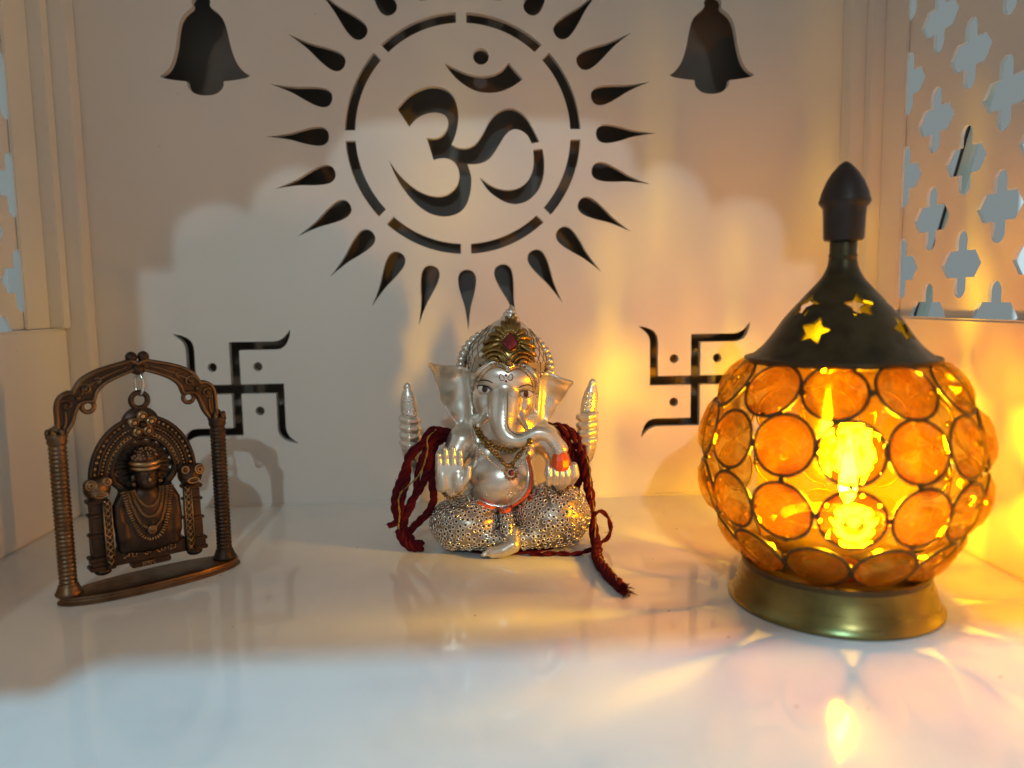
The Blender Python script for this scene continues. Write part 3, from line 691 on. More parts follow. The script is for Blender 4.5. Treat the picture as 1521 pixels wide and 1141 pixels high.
stroke('sash_edge', [(x-.13 if x > .5 else x-.04, z+.13) for x, z in sash], .04, SILVER3, .02, gan, False, f=both)
for c, ax, rr in (((-2.18, -1.95, 2.84), (.1, -1, -.05), .38), ((2.38, -1.85, 2.98), (-.1, -1, -.0), .39)):
    bb = MB(); A_ = Vector(ax).normalized(); B_ = A_.orthogonal().normalized(); D_ = A_.cross(B_)
    for row in (-.1, .1):
        for k in range(18):
            a = 2*math.pi*k/18; bb.add(*ball(Vector(c)+A_*row+B_*rr*math.cos(a)+D_*rr*math.sin(a), .075, 8, 5))
    bb.build('bracelet', SILVER2, gan, kind='stuff')
beads('anklet', [(.0, 1.0), (.3, .98), (.6, .9)], .06, .11, SILVER3, f=both)
# red cloth pad under the figure
V1, F1 = lathe([(2.2, .0), (2.35, .02), (2.3, .06), (2.1, .075)], 40); mesh_obj('seat_pad', [(v[0]*1.12+.25, v[1]*.88-.2, v[2]) for v in V1], F1, YARN, gan)
gan.rotation_euler = (0, 0, R(0))

# ================================================================== crystal lamp
LX, LY = 12.7, -14.6
lamp = thing('crystal_lamp', 'round oil lamp of glass crystals in wire rings with pierced bronze lid, flame burning inside', 'lamp', (LX, LY, 0))
FR = math.atan2(-.90, -.44)                                       # direction from the lamp's axis towards the viewer
V1, F1 = lathe([(3.42, 0), (3.5, .03), (3.5, .09), (3.42, .16), (3.3, .45), (3.16, .85), (3.06, 1.15), (3.05, 1.22), (2.9, 1.24), (2.82, 1.12), (2.8, .5)], 96)
base = mesh_obj('base', V1, F1, LAMPB, lamp); fix_normals(base); sharp(base, 40)
V1, F1 = torus((0, 0, 1.26), 3.0, .07, n=72, m_=8); mesh_obj('base_rim', V1, F1, WIRE, base)
# lid with star-shaped holes
prof = catmull([(3.02, 8.42), (2.97, 8.46), (2.75, 8.62), (2.45, 8.9), (2.15, 9.3), (1.82, 9.78), (1.42, 10.25), (1.0, 10.72), (.68, 11.1), (.5, 11.45), (.45, 11.7)], 4)
outer = [tuple(p) for p in prof]; inner = [(max(p[0]-.1, .2), p[1]-.06) for p in prof][::-1]
V1, F1 = lathe(outer+inner, 96, cap=False); n = 96; L_ = len(outer+inner)
F1 = list(F1)+[((L_-1)*n+k, (L_-1)*n+(k+1) % n, (k+1) % n, k) for k in range(n)]
lid = mesh_obj('lid', V1, F1, LIDM, lamp); fix_normals(lid)
cut = MB()
lr = lambda z: float(np.interp(z, [p[1] for p in prof], [p[0] for p in prof]))
def star_cut(a, z):
    c = Vector((lr(z)*math.cos(a), lr(z)*math.sin(a), z)); nrm = Vector((math.cos(a), math.sin(a), .75)).normalized()
    upv = Vector((-math.cos(a)*.6, -math.sin(a)*.6, .8)); X = upv.cross(nrm).normalized(); Y = nrm.cross(X); rot_ = rng.uniform(-.15, .15)
    pts = []
    for k in range(10):
        q = math.pi/2+k*math.pi/5+rot_; r = .52 if k % 2 == 0 else .28; pts.append((r*math.cos(q), r*math.sin(q)))
    V = [tuple(c+X*p[0]+Y*p[1]+nrm*h) for h in (-.5, .6) for p in pts]
    F = [tuple(range(10))[::-1], tuple(range(10, 20))]+[(k, (k+1) % 10, 10+(k+1) % 10, 10+k) for k in range(10)]
    cut.add(V, F)
for a in (-22, 64, 154, 246): star_cut(FR+R(a), 9.42)
for a in (-49, 23, 95, 167, 239): star_cut(FR+R(a), 10.2)
co_ = cut.build('cutter', LIDM, lamp, False); fix_normals(co_)
bm_ = lid.modifiers.new('b', 'BOOLEAN'); bm_.operation = 'DIFFERENCE'; bm_.object = co_; bm_.solver = 'EXACT'
dg = bpy.context.evaluated_depsgraph_get(); dg.update()
nm_ = bpy.data.meshes.new_from_object(lid.evaluated_get(dg)); lid.modifiers.clear(); lid.data = nm_; bpy.data.objects.remove(co_)
nm_.polygons.foreach_set('use_smooth', [True]*len(nm_.polygons)); sharp(lid, 35)
V1, F1 = torus((0, 0, 8.43), 3.04, .07, n=72, m_=8); mesh_obj('lid_rim', V1, F1, LIDM, lid)
V1, F1 = lathe([(.46, 11.62), (.44, 11.8), (.47, 11.85), (.43, 11.9), (.43, 12.35), (.4, 12.4)], 32); o = mesh_obj('neck', V1, F1, LIDM, lid); fix_normals(o)
V1, F1 = lathe([(.42, 12.3), (.6, 12.34), (.64, 12.42), (.66, 13.1), (.68, 13.4), (.78, 13.52), (.82, 13.6), (.78, 13.72), (.74, 13.9), (.6, 14.25), (.42, 14.55), (.2, 14.8), (.06, 14.9), (0, 14.92)], 40)
o = mesh_obj('knob', V1, F1, KNOB, lid); fix_normals(o); sharp(o, 50)
# crystals: faceted round lenses, each in a wire ring
def gem_mesh():
    V = []; F = []; n = 10
    rings_ = [(.32, .36), (.66, .27), (.905, .06), (.905, -.06), (.66, -.27), (.32, -.36)]
    for i, (r, z) in enumerate(rings_):
        for k in range(n): a = 2*math.pi*(k+.5*(i % 2))/n; V.append((r*math.cos(a), r*math.sin(a), z))
    for i in range(5):
        for k in range(n):
            a, b, c, d = i*n+k, i*n+(k+1) % n, (i+1)*n+(k+1) % n, (i+1)*n+k
            F += [(a, b, d), (b, c, d)] if i % 2 == 0 else [(a, b, c), (a, c, d)]
    F += [tuple(range(n)), tuple(5*n+k for k in range(n))[::-1]]
    return V, F
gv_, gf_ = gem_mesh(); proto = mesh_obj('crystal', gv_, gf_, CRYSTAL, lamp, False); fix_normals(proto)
rv_, rf_ = torus((0, 0, 0), .94, .055, n=32, m_=8); pring = mesh_obj('wire_ring', rv_, rf_, WIRE, proto)
first = True; RG = 4.36; ZC = 5.02
rows = [(R(37.0), 11, .0), (R(13.2), 14, .095), (R(-13.2), 14, .105), (R(-40.0), 11, math.pi/11+.14)]
links = MB()
for ri, (la, n, ph) in enumerate(rows):
    for k in range(n):
        a = FR+ph+2*math.pi*k/n+rng.normal(0, .012); l = la+rng.normal(0, .01); nv = Vector((math.cos(l)*math.cos(a), math.cos(l)*math.sin(a), math.sin(l)))
        p = nv*RG+Vector((0, 0, ZC))
        if first: c = proto; c2 = pring; first = False
        else:
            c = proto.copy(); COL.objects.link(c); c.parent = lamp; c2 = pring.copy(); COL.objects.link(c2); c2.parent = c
        z = nv; x = z.cross(Vector((0, 0, 1))).normalized(); y = z.cross(x); q = Matrix((x, y, z)).transposed() @ Matrix.Rotation(rng.uniform(0, 6), 3, 'Z')
        c.matrix_local = Matrix.Translation(p*CM) @ q.to_4x4()
        # little solder joint to the neighbour and to the row below
        a2 = a+math.pi/n; n2 = Vector((math.cos(l)*math.cos(a2), math.cos(l)*math.sin(a2), math.sin(l))); links.add(*ball(n2*(RG-.0)*math.cos(math.pi/n*math.cos(l))**.0+Vector((0, 0, ZC)), .12, 8, 6))
        if ri < 3: lm = (la+rows[ri+1][0])/2; n3 = Vector((math.cos(lm)*math.cos(a), math.cos(lm)*math.sin(a), math.sin(lm))); links.add(*ball(n3*RG+Vector((0, 0, ZC)), .1, 8, 6))
links.build('solder_joints', WIRE, lamp)
for r_, z_ in ((2.98, 8.34), (3.02, 1.36)):
    V1, F1 = torus((0, 0, z_), r_, .075, n=72, m_=8); mesh_obj('wire_hoop', V1, F1, WIRE, lamp)
V1, F1 = lathe([(2.35, 1.3), (2.5, 2.2), (2.62, 4.0), (2.55, 6.0), (2.3, 7.6), (2.1, 8.3), (2.05, 8.3), (2.25, 7.6), (2.5, 6.0), (2.57, 4.0), (2.45, 2.2), (2.3, 1.3)], 64, cap=False); o = mesh_obj('glow_chimney', V1, F1, AMBER, lamp)  # unseen chimney added to fill the crystal gaps with orange glow
# oil cup, wax and flame
V1, F1 = lathe([(1.2, 1.0), (1.25, 1.1), (.45, 1.5), (.4, 1.6), (.9, 1.85), (1.65, 2.35), (1.85, 2.9), (1.78, 2.95), (1.6, 2.6), (.5, 2.3)], 40); cup = mesh_obj('oil_cup', V1, F1, WAX, lamp); fix_normals(cup)
V1, F1 = lathe([(1.62, 2.65), (1.3, 2.72), (.25, 2.70), (0, 2.70)], 32); o = mesh_obj('wax', V1, F1, CUP, cup); fix_normals(o)
fx, fy = .35, -.15
V1, F1 = tube([(fx, fy, 2.65), (fx, fy, 3.3), (fx+.04, fy, 3.55)], .07, 8); mesh_obj('wick', V1, F1, BLACKP, cup)
V1, F1 = lathe([(.05, 3.4), (.22, 3.65), (.29, 4.0), (.27, 4.4), (.19, 4.9), (.09, 5.45), (0.01, 5.9)], 12, (fx, fy)); fl = mesh_obj('flame', V1, F1, FLAME, lamp); fix_normals(fl)

# ================================================================== red sacred threads hung on the figurine
def yarn(pts, r, plies=3, twist=5.5, seg=10, jitter=.03):
    """twisted plies as separate (V, F) sets"""
    P = np.array(pts, float); P[1:-1] += rng.normal(0, jitter, P[1:-1].shape); C_ = catmull(P, seg)
    L_ = np.concatenate([[0], np.cumsum(np.linalg.norm(np.diff(C_, axis=0), axis=1))]); n = max(int(L_[-1]/.055), 8)
    s_ = np.linspace(0, L_[-1], n); C_ = np.stack([np.interp(s_, L_, C_[:, i]) for i in range(3)], 1)
    C_ = np.stack([np.convolve(np.pad(C_[:, i], 4, mode='edge'), np.ones(9)/9, 'valid') for i in range(3)], 1)
    T = np.gradient(C_, axis=0); T /= np.linalg.norm(T, axis=1)[:, None]+1e-9; a = np.array([0, 1., 0]); res = []; A = []
    for t in T: a = a-t*(a@t); a /= np.linalg.norm(a)+1e-9; A.append(a)
    A = np.array(A); Bn = np.cross(T, A)
    for k in range(plies):
        ph = 2*math.pi*k/plies+s_*twist; off = r*.55*(np.cos(ph)[:, None]*A+np.sin(ph)[:, None]*Bn)
        res.append((C_+off, r*.62*(1+.12*np.sin(s_*9+k*2))))
    return res, C_
def clampz(C_, r): C_ = C_.copy(); C_[:, 2] = np.maximum(C_[:, 2], r); return C_
def strand(parent, name, pts, r, plies=3, yellow=(), twist=5.5, fuzz=True, seg=10):
    r *= 1.0 if yellow else 1.02
    res, C_ = yarn(pts, r, plies, twist, seg); mbr = MB(); mby = MB()
    for k, (c, rr) in enumerate(res):
        tv, tf = tube(clampz(c, .05), rr, 6); (mby if k in yellow else mbr).add(tv, tf)
    if fuzz:                                                       # loose fibres
        for i in range(int(len(C_)*2.2)):
            p = C_[rng.integers(len(C_))]; d = rng.normal(0, 1, 3); d /= np.linalg.norm(d); e = rng.normal(0, 1, 3)
            q = [p+d*r*.9, p+d*(r+.025)+e*.03, p+d*(r+.045)+e*.05]; mbr.add(*tube(clampz(np.array(q), .03), [.008, .006, .004], 3, cap=False))
    o = mbr.build(name, YARN, parent)
    if mby.V: mby.build('yellow_ply', YARNY, o)
    return o
tl_ = thing('sacred_thread', 'bunch of looped dark red threads with yellow strands hanging from raised silver arm', 'thread', (0, 0, 0))
strand(tl_, 'strand', [(-.5, -6.6, 4.75), (-1.19, -7.0, 4.98), (-1.62, -7.35, 5.0), (-1.97, -7.5, 4.43), (-2.53, -7.6, 3.88), (-2.80, -7.7, 3.22), (-3.12, -7.8, 2.43), (-3.22, -7.9, 1.73), (-2.95, -8.0, 1.0), (-2.5, -8.05, .35), (-2.1, -8.1, .2)], .15)
strand(tl_, 'strand', [(-.55, -6.5, 4.59), (-1.28, -6.9, 4.67), (-1.64, -7.3, 4.45), (-1.73, -7.5, 3.64), (-2.04, -7.6, 2.77), (-2.49, -7.8, 1.93), (-2.78, -7.95, 1.3), (-2.85, -8.0, .7), (-2.5, -8.1, .22)], .15)
strand(tl_, 'strand', [(-.75, -6.5, 4.71), (-1.42, -7.0, 4.85), (-1.82, -7.45, 4.33), (-2.15, -7.5, 3.6), (-2.3, -7.6, 2.95), (-2.3, -7.75, 2.31), (-2.6, -7.9, 1.66), (-3.0, -8.0, 1.35), (-3.5, -8.0, 1.05)], .12)
strand(tl_, 'strand', [(-1.0, -6.6, 4.54), (-1.45, -7.0, 4.31), (-1.62, -7.4, 3.46), (-1.58, -7.6, 2.73), (-1.55, -7.75, 2.11), (-1.85, -7.9, 1.51), (-2.41, -7.95, .95), (-2.8, -8.0, .55)], .15)
strand(tl_, 'strand', [(-2.0, -7.45, 4.5), (-2.6, -7.4, 4.0), (-2.55, -7.6, 3.3), (-2.75, -7.75, 2.5), (-2.9, -7.9, 1.8), (-2.75, -8.0, 1.0), (-2.4, -8.1, .45)], .13)
strand(tl_, 'yellow_strand', [(-1.33, -7.25, 5.1), (-1.76, -7.72, 4.75), (-1.70, -7.75, 4.3), (-2.13, -7.75, 3.2), (-2.97, -7.95, 2.4), (-2.9, -8.15, 1.6), (-3.06, -8.1, .95), (-2.61, -8.25, .5), (-2.15, -8.28, .34)], .035, 2, (0, 1), 8, False)
kn = strand(tl_, 'knot', [(-2.95, -8.0, .95), (-2.75, -8.1, .6), (-2.5, -8.15, .33), (-2.2, -8.15, .26), (-2.0, -8.1, .2)], .24, 4)
tr_ = thing('sacred_thread', 'dark red braided thread hanging behind the silver fist and trailing onto the shelf', 'thread', (0, 0, 0))
main = [(2.6, -6.0, 4.2), (3.1, -6.3, 4.72), (3.6, -6.5, 4.9), (4.15, -6.8, 4.85), (4.67, -7.0, 4.5), (4.95, -7.2, 3.87), (5.05, -7.4, 2.92), (5.16, -7.6, 2.13), (5.27, -7.95, 1.2), (5.30, -8.4, .5), (5.26, -9.2, .24), (5.13, -10.49, .22), (5.16, -12.1, .22), (5.37, -13.1, .22), (5.50, -13.7, .22)]
strand(tr_, 'cord', main, .20, 3, twist=4.2)
strand(tr_, 'strand', [(2.7, -6.1, 4.0), (3.3, -6.45, 4.6), (3.9, -6.75, 4.6), (4.4, -6.95, 4.2), (4.7, -7.1, 3.5), (4.78, -7.2, 2.8), (4.6, -7.2, 2.2)], .17)
strand(tr_, 'strand', [(2.8, -6.0, 4.5), (3.4, -6.35, 4.85), (4.0, -6.6, 5.0), (4.55, -6.85, 4.75), (4.9, -7.1, 4.15), (5.05, -7.3, 3.3)], .15)
strand(tr_, 'strand', [(3.0, -6.2, 3.8), (3.6, -6.6, 4.3), (4.1, -6.9, 4.1), (4.45, -7.05, 3.5), (4.5, -7.1, 2.8)], .16)
strand(tr_, 'loop', [(5.23, -8.0, 1.15), (5.38, -8.1, 1.45), (5.65, -8.15, 1.5), (5.9, -8.2, 1.2), (5.97, -8.25, .7), (5.82, -8.3, .35), (5.52, -8.4, .2), (5.25, -8.5, .22)], .085, 2)
strand(tr_, 'strand', [(5.2, -9.0, .2), (4.6, -9.35, .12), (4.1, -9.4, .1), (3.5, -9.3, .1), (3.0, -9.35, .1), (2.4, -9.2, .1)], .09, 2)
strand(tr_, 'yellow_strand', [(3.3, -6.55, 5.0), (4.3, -7.0, 4.9), (5.1, -7.45, 3.6), (5.2, -7.75, 2.2), (5.35, -8.15, 1.2), (5.25, -8.7, .5), (5.3, -9.8, .42), (5.1, -11, .4), (5.35, -12.3, .38), (5.35, -13.3, .35)], .03, 2, (0, 1), 8, False)
mbf = MB()                                                          # frayed end
for i in range(70):
    d = np.array([.25, -1, .0])+rng.normal(0, .45, 3); d /= np.linalg.norm(d); p = np.array([5.46, -13.6, .2])+rng.normal(0, .07, 3)
    mbf.add(*tube(clampz(np.array([p, p+d*.2, p+d*.42+rng.normal(0, .05, 3)]), .02), [.016, .013, .008], 4, cap=False))
mbf.build('frayed_end', YARN, tr_, kind='stuff')

# ================================================================== bronze swing and the plaque hanging in it
SWX, SWY, SWA = -14.3, -12.75, R(38.74); SCN = 2.8
sw = thing('bronze_swing_stand', 'small dark bronze swing stand with ribbed posts and scrolled arch on an oval base', 'stand', (SWX, SWY, 0), SWA)
def loft(levels, n=64):                                              # stacked ellipses (half length, half width, z)
    V = []; F = []
    for (a, b, z) in levels:
        for k in range(n):
            q = 2*math.pi*k/n; c, s = math.cos(q), math.sin(q); V.append((SCN+.1+a*math.copysign(abs(c)**.8, c), b*math.copysign(abs(s)**1.15, s), z))
    for i in range(len(levels)-1):
        for k in range(n): F.append((i*n+k, i*n+(k+1) % n, (i+1)*n+(k+1) % n, (i+1)*n+k))
    F += [tuple(range(n))[::-1], tuple((len(levels)-1)*n+k for k in range(n))]; return V, F
V1, F1 = loft([(3.24, .98, 0), (3.3, 1.02, .03), (3.3, 1.02, .1), (3.22, .96, .14), (3.2, .94, .2), (3.24, .97, .24), (3.22, .95, .3), (3.05, .84, .34), (2.95, .78, .35)])
swb = mesh_obj('base', V1, F1, COPPER, sw); fix_normals(swb); sharp(swb, 50)
pp = [(.44, .33), (.46, .4), (.40, .5), (.36, .6), (.33, .7)]
z = .75
while z < 5.7: pp += [(.265, z), (.30, z+.04), (.30, z+.09), (.265, z+.13)]; z += .15
pp += [(.29, 5.75), (.34, 5.85), (.31, 5.93), (.36, 6.02), (.34, 6.12), (.2, 6.16)]
for x in (0, 2*SCN):
    V1, F1 = lathe(pp, 28, (x, 0)); po = mesh_obj('post', V1, F1, COPPER if x == 0 else BRONZE, sw); fix_normals(po)
    cb = MB()
    for k in range(6): a = k*math.pi/3; cb.add(*ball((x+.27*math.cos(a), .27*math.sin(a), 6.17), (.1, .1, .16), 8, 6))
    cb.add(*ball((x, 0, 6.25), (.2, .2, .18), 12, 8)); cb.build('capital', COPPER, po)
mir = lambda pts, s: [(SCN+s*(p[0]-SCN), *p[1:]) for p in pts]
outl = [(2.80, 8.40, 1), (3.05, 8.53), (3.27, 8.47), (4.13, 8.25), (4.69, 7.96), (4.94, 7.61), (4.99, 7.5, 1), (5.15, 7.54), (5.42, 7.38), (5.54, 7.06), (5.55, 6.5), (5.58, 6.1, 1), (5.34, 6.1, 1), (5.12, 6.43), (5.0, 6.77), (4.85, 7.09), (4.64, 7.19), (4.37, 7.16, 1), (4.33, 7.28), (4.21, 7.56), (3.84, 7.86), (3.1, 8.16), (2.80, 8.22, 1)]
for s in (-1, 1):
    pl = smooth_poly(mir(outl, s), 5); V, F = plate(pl, [], .2)
    half_ = mesh_obj('arch', np.stack([V[:, 0], V[:, 2], V[:, 1]], 1), F, BRONZE, sw, False); fix_normals(half_)
    tv, tf = tube([(x, -.1, z) for x, z in pl], .075, 8, closed=True); mesh_obj('arch_rim', tv, tf, COPPER, half_)
    tv, tf = tube([(x, .1, z) for x, z in pl], .075, 8, closed=True); mesh_obj('arch_rim', tv, tf, COPPER, half_)
    V1, F1 = torus((0, 0, 0), .2, .085, (0, 1, 0), 24, 8); mesh_obj('loop', [(SCN+s*(4.55-SCN)+v[0], v[1], 6.99+v[2]) for v in V1], F1, COPPER, half_)
    mid_ = mir([(3.2, 8.32), (3.8, 8.1), (4.3, 7.85), (4.6, 7.65), (4.75, 7.4)], s)
    tv, tf = tube([(x, -.1, z) for x, z in catmull(mid_, 5)], .05, 6); mesh_obj('scroll', tv, tf, COPPER, half_)
    for cx, cz, r0_ in ((4.62, 7.62, .22), (5.24, 7.12, .2), (4.2, 7.88, .13)):
        pts = [(SCN+s*(cx-SCN+r0_*(1-t*.75)*math.cos(t*7+.5)), -.13, cz+r0_*(1-t*.75)*math.sin(t*7+.5)) for t in np.linspace(0, 1, 24)]
        tv, tf = tube(pts, .045, 6); mesh_obj('scroll', tv, tf, COPPER, half_)
        mesh_obj('boss', *ball((SCN+s*(cx-SCN), -.14, cz), .075, 10, 7), COPPER, half_)
    mesh_obj('boss', *ball((SCN+s*(4.86-SCN), -.12, 7.32), .1, 10, 7), COPPER, half_)
    tv, tf = tube([(x, -.12, z) for x, z in catmull(mir([(5.3, 6.9), (5.3, 6.5), (5.42, 6.2)], s), 5)], .045, 6); mesh_obj('scroll', tv, tf, COPPER, half_)
    mesh_obj('top_ball', *ball((SCN+s*.21, 0, 8.66), .21, 16, 11), BRONZE, sw)
mesh_obj('hook', *lathe([(.24, 8.35), (.26, 8.2), (.22, 8.08), (.1, 8.0), (0, 7.98)], 16, (SCN, 0)), BRONZE, sw)
V1, F1 = torus((SCN, 0, 7.66), .2, .055, (1, .5, 0), 24, 8, sx=1.0, sz=1.0); lk = mesh_obj('link', [(v[0], v[1], 7.66+(v[2]-7.66)*1.9) for v in V1], F1, STEEL, sw)

pq = thing('deity_plaque', 'dark bronze deity plaque hanging by a ring inside the swing stand', 'plaque', (SWX, SWY, 0), SWA)
PC = SCN-.03
V1, F1 = torus((PC, 0, 7.05), .29, .1, (0, 1, 0), 28, 10); mesh_obj('hanging_ring', V1, F1, BRONZE, pq)
# arch behind the figure
def ellarc(rx, rz, a0, a1, n, y, cz=4.15): return [(PC+rx*math.cos(a), y, cz+rz*math.sin(a)) for a in np.linspace(a0, a1, n)]
ou = [(x, z) for x, _, z in ellarc(1.86, 2.3, math.pi, 0, 40, 0)]; inn = [(x, z) for x, _, z in ellarc(1.12, 1.5, 0, math.pi, 40, 0)]
V, F = plate(ou+inn, [], .28); ar = mesh_obj('arch_band', np.stack([V[:, 0], V[:, 2]+.12, V[:, 1]], 1), F, BRONZE, pq, False); fix_normals(ar)
for rx, rz, r_ in ((1.84, 2.28, .085), (1.58, 2.02, .06), (1.36, 1.78, .06), (1.14, 1.52, .075)):
    tv, tf = tube(ellarc(rx, rz, math.pi, 0, 48, -.04), r_, 8); mesh_obj('arch_moulding', tv, tf, BRONZE, ar)
bb = MB()
for k in range(44):
    a = math.pi*(k+.5)/44; bb.add(*ball((PC+1.47*math.cos(a), -.05, 4.15+1.9*math.sin(a)), .05, 6, 5))
for k in range(30):
    a = math.pi*(k+.5)/30; bb.add(*ball((PC+1.71*math.cos(a), -.05, 4.15+2.15*math.sin(a)), .065, 6, 5)); bb.add(*torus((PC+1.25*math.cos(a), -.04, 4.15+1.65*math.sin(a)), .065, .022, (0, 1, 0), 10, 5))
bb.build('arch_beading', BRIGHT, ar, kind='stuff')
fl_ = MB(); fz = 6.16
for k in range(5):
    a = math.pi/2+2*math.pi*k/5; c = (PC+.31*math.cos(a), -.2, fz+.31*math.sin(a)); bv, bf = ball((0, 0, 0), (.23, .2, .14), 12, 8)
    pe = mesh_obj('petal', orient(bv, c, (0, -1, 0), (math.cos(a), 0, math.sin(a))), bf, BRIGHT, pq)
    tv, tf = torus((c[0], -.33, c[2]), .1, .028, (0, 1, 0), 14, 6); mesh_obj('petal_curl', tv, tf, BRONZE, pe)
mesh_obj('flower_centre', *ball((PC, -.28, fz), .12, 10, 8), BRONZE, pq)
V1, F1 = lathe([(.62, -.14), (.66, -.05), (.66, .1), (.5, .16)], 24); mesh_obj('flower_backing', [(PC+v[0], v[2]+.05, fz+.03+v[1]*.95) for v in V1], F1, BRONZE, pq)
# sunburst behind the head
pts = []
for k in range(32):
    a = 2*math.pi*k/32; r = 1.22 if k % 2 == 0 else .92; pts.append((PC+r*math.cos(a), 4.55+r*math.sin(a)*1.0))
V, F = plate(pts, [], .16); sb = mesh_obj('sunburst', np.stack([V[:, 0], V[:, 2]+.16, V[:, 1]], 1), F, BRONZE, pq, False); fix_normals(sb)
ry = MB()
for k in range(32):
    a = 2*math.pi*k/32; ry.add(*tube([(PC+.5*math.cos(a), .06, 4.55+.5*math.sin(a)), (PC+(1.14 if k % 2 == 0 else .88)*math.cos(a), .07, 4.55+(1.14 if k % 2 == 0 else .88)*math.sin(a))], [.05, .025], 5))
ry.build('sunburst_rays', BRONZE, sb, kind='stuff')
# the figure: one relief body
def fig_sdf(P):
    d = ell(P, (PC, -.22, 4.22), (.40, .36, .52)); d = smin(d, ell(P, (PC, -.36, 3.98), (.27, .25, .24)), .1)
    d = smin(d, ell(P, (PC, -.58, 4.2), (.07, .1, .15)), .05)
    for s in (-1, 1):
        d = smin(d, ell(P, (PC+s*.15, -.52, 4.02), (.14, .07, .045)), .03); d = np.minimum(d, ell(P, (PC+s*.16, -.5, 4.33), (.11, .06, .045)))
        d = smin(d, ell(P, (PC+s*.45, -.15, 4.15), (.1, .1, .2)), .05)
        d = smin(d, path(P, [(PC+s*.72, -.05, 3.62, .26), (PC+s*1.0, -.08, 3.2, .2), (PC+s*1.04, -.15, 2.6, .17), (PC+s*.98, -.2, 2.1, .15)]), .1)
        d = smin(d, path(P, [(PC+s*.75, .05, 3.8, .16), (PC+s*1.05, .05, 4.1, .13), (PC+s*1.12, .0, 4.5, .11)]), .08)
    d = smin(d, ell(P, (PC, -.1, 3.6), (.3, .26, .35)), .1)
    d = smin(d, ell(P, (PC, -.05, 3.1), (.92, .38, .75)), .15); d = smin(d, ell(P, (PC, -.05, 2.2), (1.05, .42, .95)), .3)
    d = smin(d, rbox(P, (PC, 0, 1.75), (1.1, .32, .35), .15), .2)
    return d+.012*np.sin(P[:, 0]*22)*(P[:, 2] < 2.6)
V, F = sculpt(fig_sdf, (PC-1.6, -1, 1.2), (PC+1.6, .7, 5.0), .045)
fig = mesh_obj('figure', V, F, BRONZE, pq)
nn_ = np.empty(len(fig.data.vertices)*3); fig.data.vertices.foreach_get('normal', nn_); 
if nn_.reshape(-1, 3)[np.argmin(V[:, 1])][1] > 0: fig.data.flip_normals()
mesh_obj('nose', *ball((PC, -.66, 4.14), (.06, .06, .09), 10, 7), BRIGHT, fig)
for s in (-1, 1):
    P, g_ = on_surf_many(fig_sdf, [(PC+s*(.07+.2*t), 4.34+.05*math.sin(math.pi*t)) for t in np.linspace(0, 1, 8)], -1.5, 1.); tv, tf = tube(P+g_*.01, .022, 6); mesh_obj('eye', tv, tf, COPPER, fig)
    P, g_ = on_surf_many(fig_sdf, [(PC+s*(.02+.2*t), 3.98+.07*t*t) for t in np.linspace(0, 1, 8)], -1.5, 1.); tv, tf = tube(P+g_*.01, .026, 6); mesh_obj('moustache', tv, tf, COPPER, fig)
    mesh_obj('earring', *ball((PC+s*.46, -.28, 3.98), .1, 10, 7), COPPER, fig)
V1, F1 = lathe([(.47, 4.5), (.52, 4.56), (.5, 4.68), (.46, 4.72), (.5, 4.8), (.49, 4.92), (.42, 5.05), (.3, 5.22), (.15, 5.33), (0, 5.36)], 28); hat = mesh_obj('crown', [(PC+v[0], v[1]*.75-.18, v[2]-(.12 if False else 0)) for v in V1], F1, BRONZE, fig); fix_normals(hat)
for z_, r_ in ((4.60, .05), (4.78, .065)):
    tv, tf = tube([(PC+.5*math.cos(a), -.18+.38*math.sin(a), z_-.10*math.sin(a)*-1*.6) for a in np.linspace(math.pi, 2*math.pi, 20)], r_*1.7, 8); mesh_obj('crown_band', tv, tf, BRIGHT, hat)
bb = MB()
for k in range(60):
    a = math.pi+math.pi*rng.random(); z_ = 4.88+.42*rng.random(); r = np.interp(z_, [4.8, 5.05, 5.22, 5.36], [.5, .42, .3, .05]); bb.add(*ball((PC+r*math.cos(a), -.18+r*.77*math.sin(a), z_), .035, 6, 4))
bb.build('crown_beads', BRIGHT, hat, kind='stuff')
for w_, dz, r_ in ((.46, .62, .05), (.56, 1.0, .055), (.70, 1.42, .062), (.84, 1.85, .085)):
    C_ = [(PC+w_*t*1.0, 3.72-.1*abs(t)-dz*(1-abs(t)**2.6)+.1*abs(t)) for t in np.linspace(-1, 1, 40)]
    P, g_ = on_surf_many(fig_sdf, C_, -1.5, 1.); P = P+g_*.03
    L_ = np.concatenate([[0], np.cumsum(np.linalg.norm(np.diff(P, axis=0), axis=1))]); n = int(L_[-1]/(r_*1.15)); s_ = np.linspace(0, L_[-1], n)
    P2 = np.stack([np.interp(s_, L_, P[:, i]) for i in range(3)], 1); bb = MB(); T2 = np.gradient(P2, axis=0)
    for p, t in zip(P2, T2): bv, bf = ball((0, 0, 0), (r_*1.25, r_*1.25, r_*.5), 8, 5); bb.add(orient(bv, p, t), bf)
    bb.build('necklace', BRIGHT, fig, kind='stuff')
p, g1 = on_surf(fig_sdf, PC, 2.25); mesh_obj('pendant', *ball(p+np.array(g1)*.05, .16, 12, 8), COPPER, fig)
tv, tf = torus(p+np.array(g1)*.12, .13, .035, (0, 1, 0), 16, 6); mesh_obj('pendant_ring', tv, tf, BRIGHT, fig)
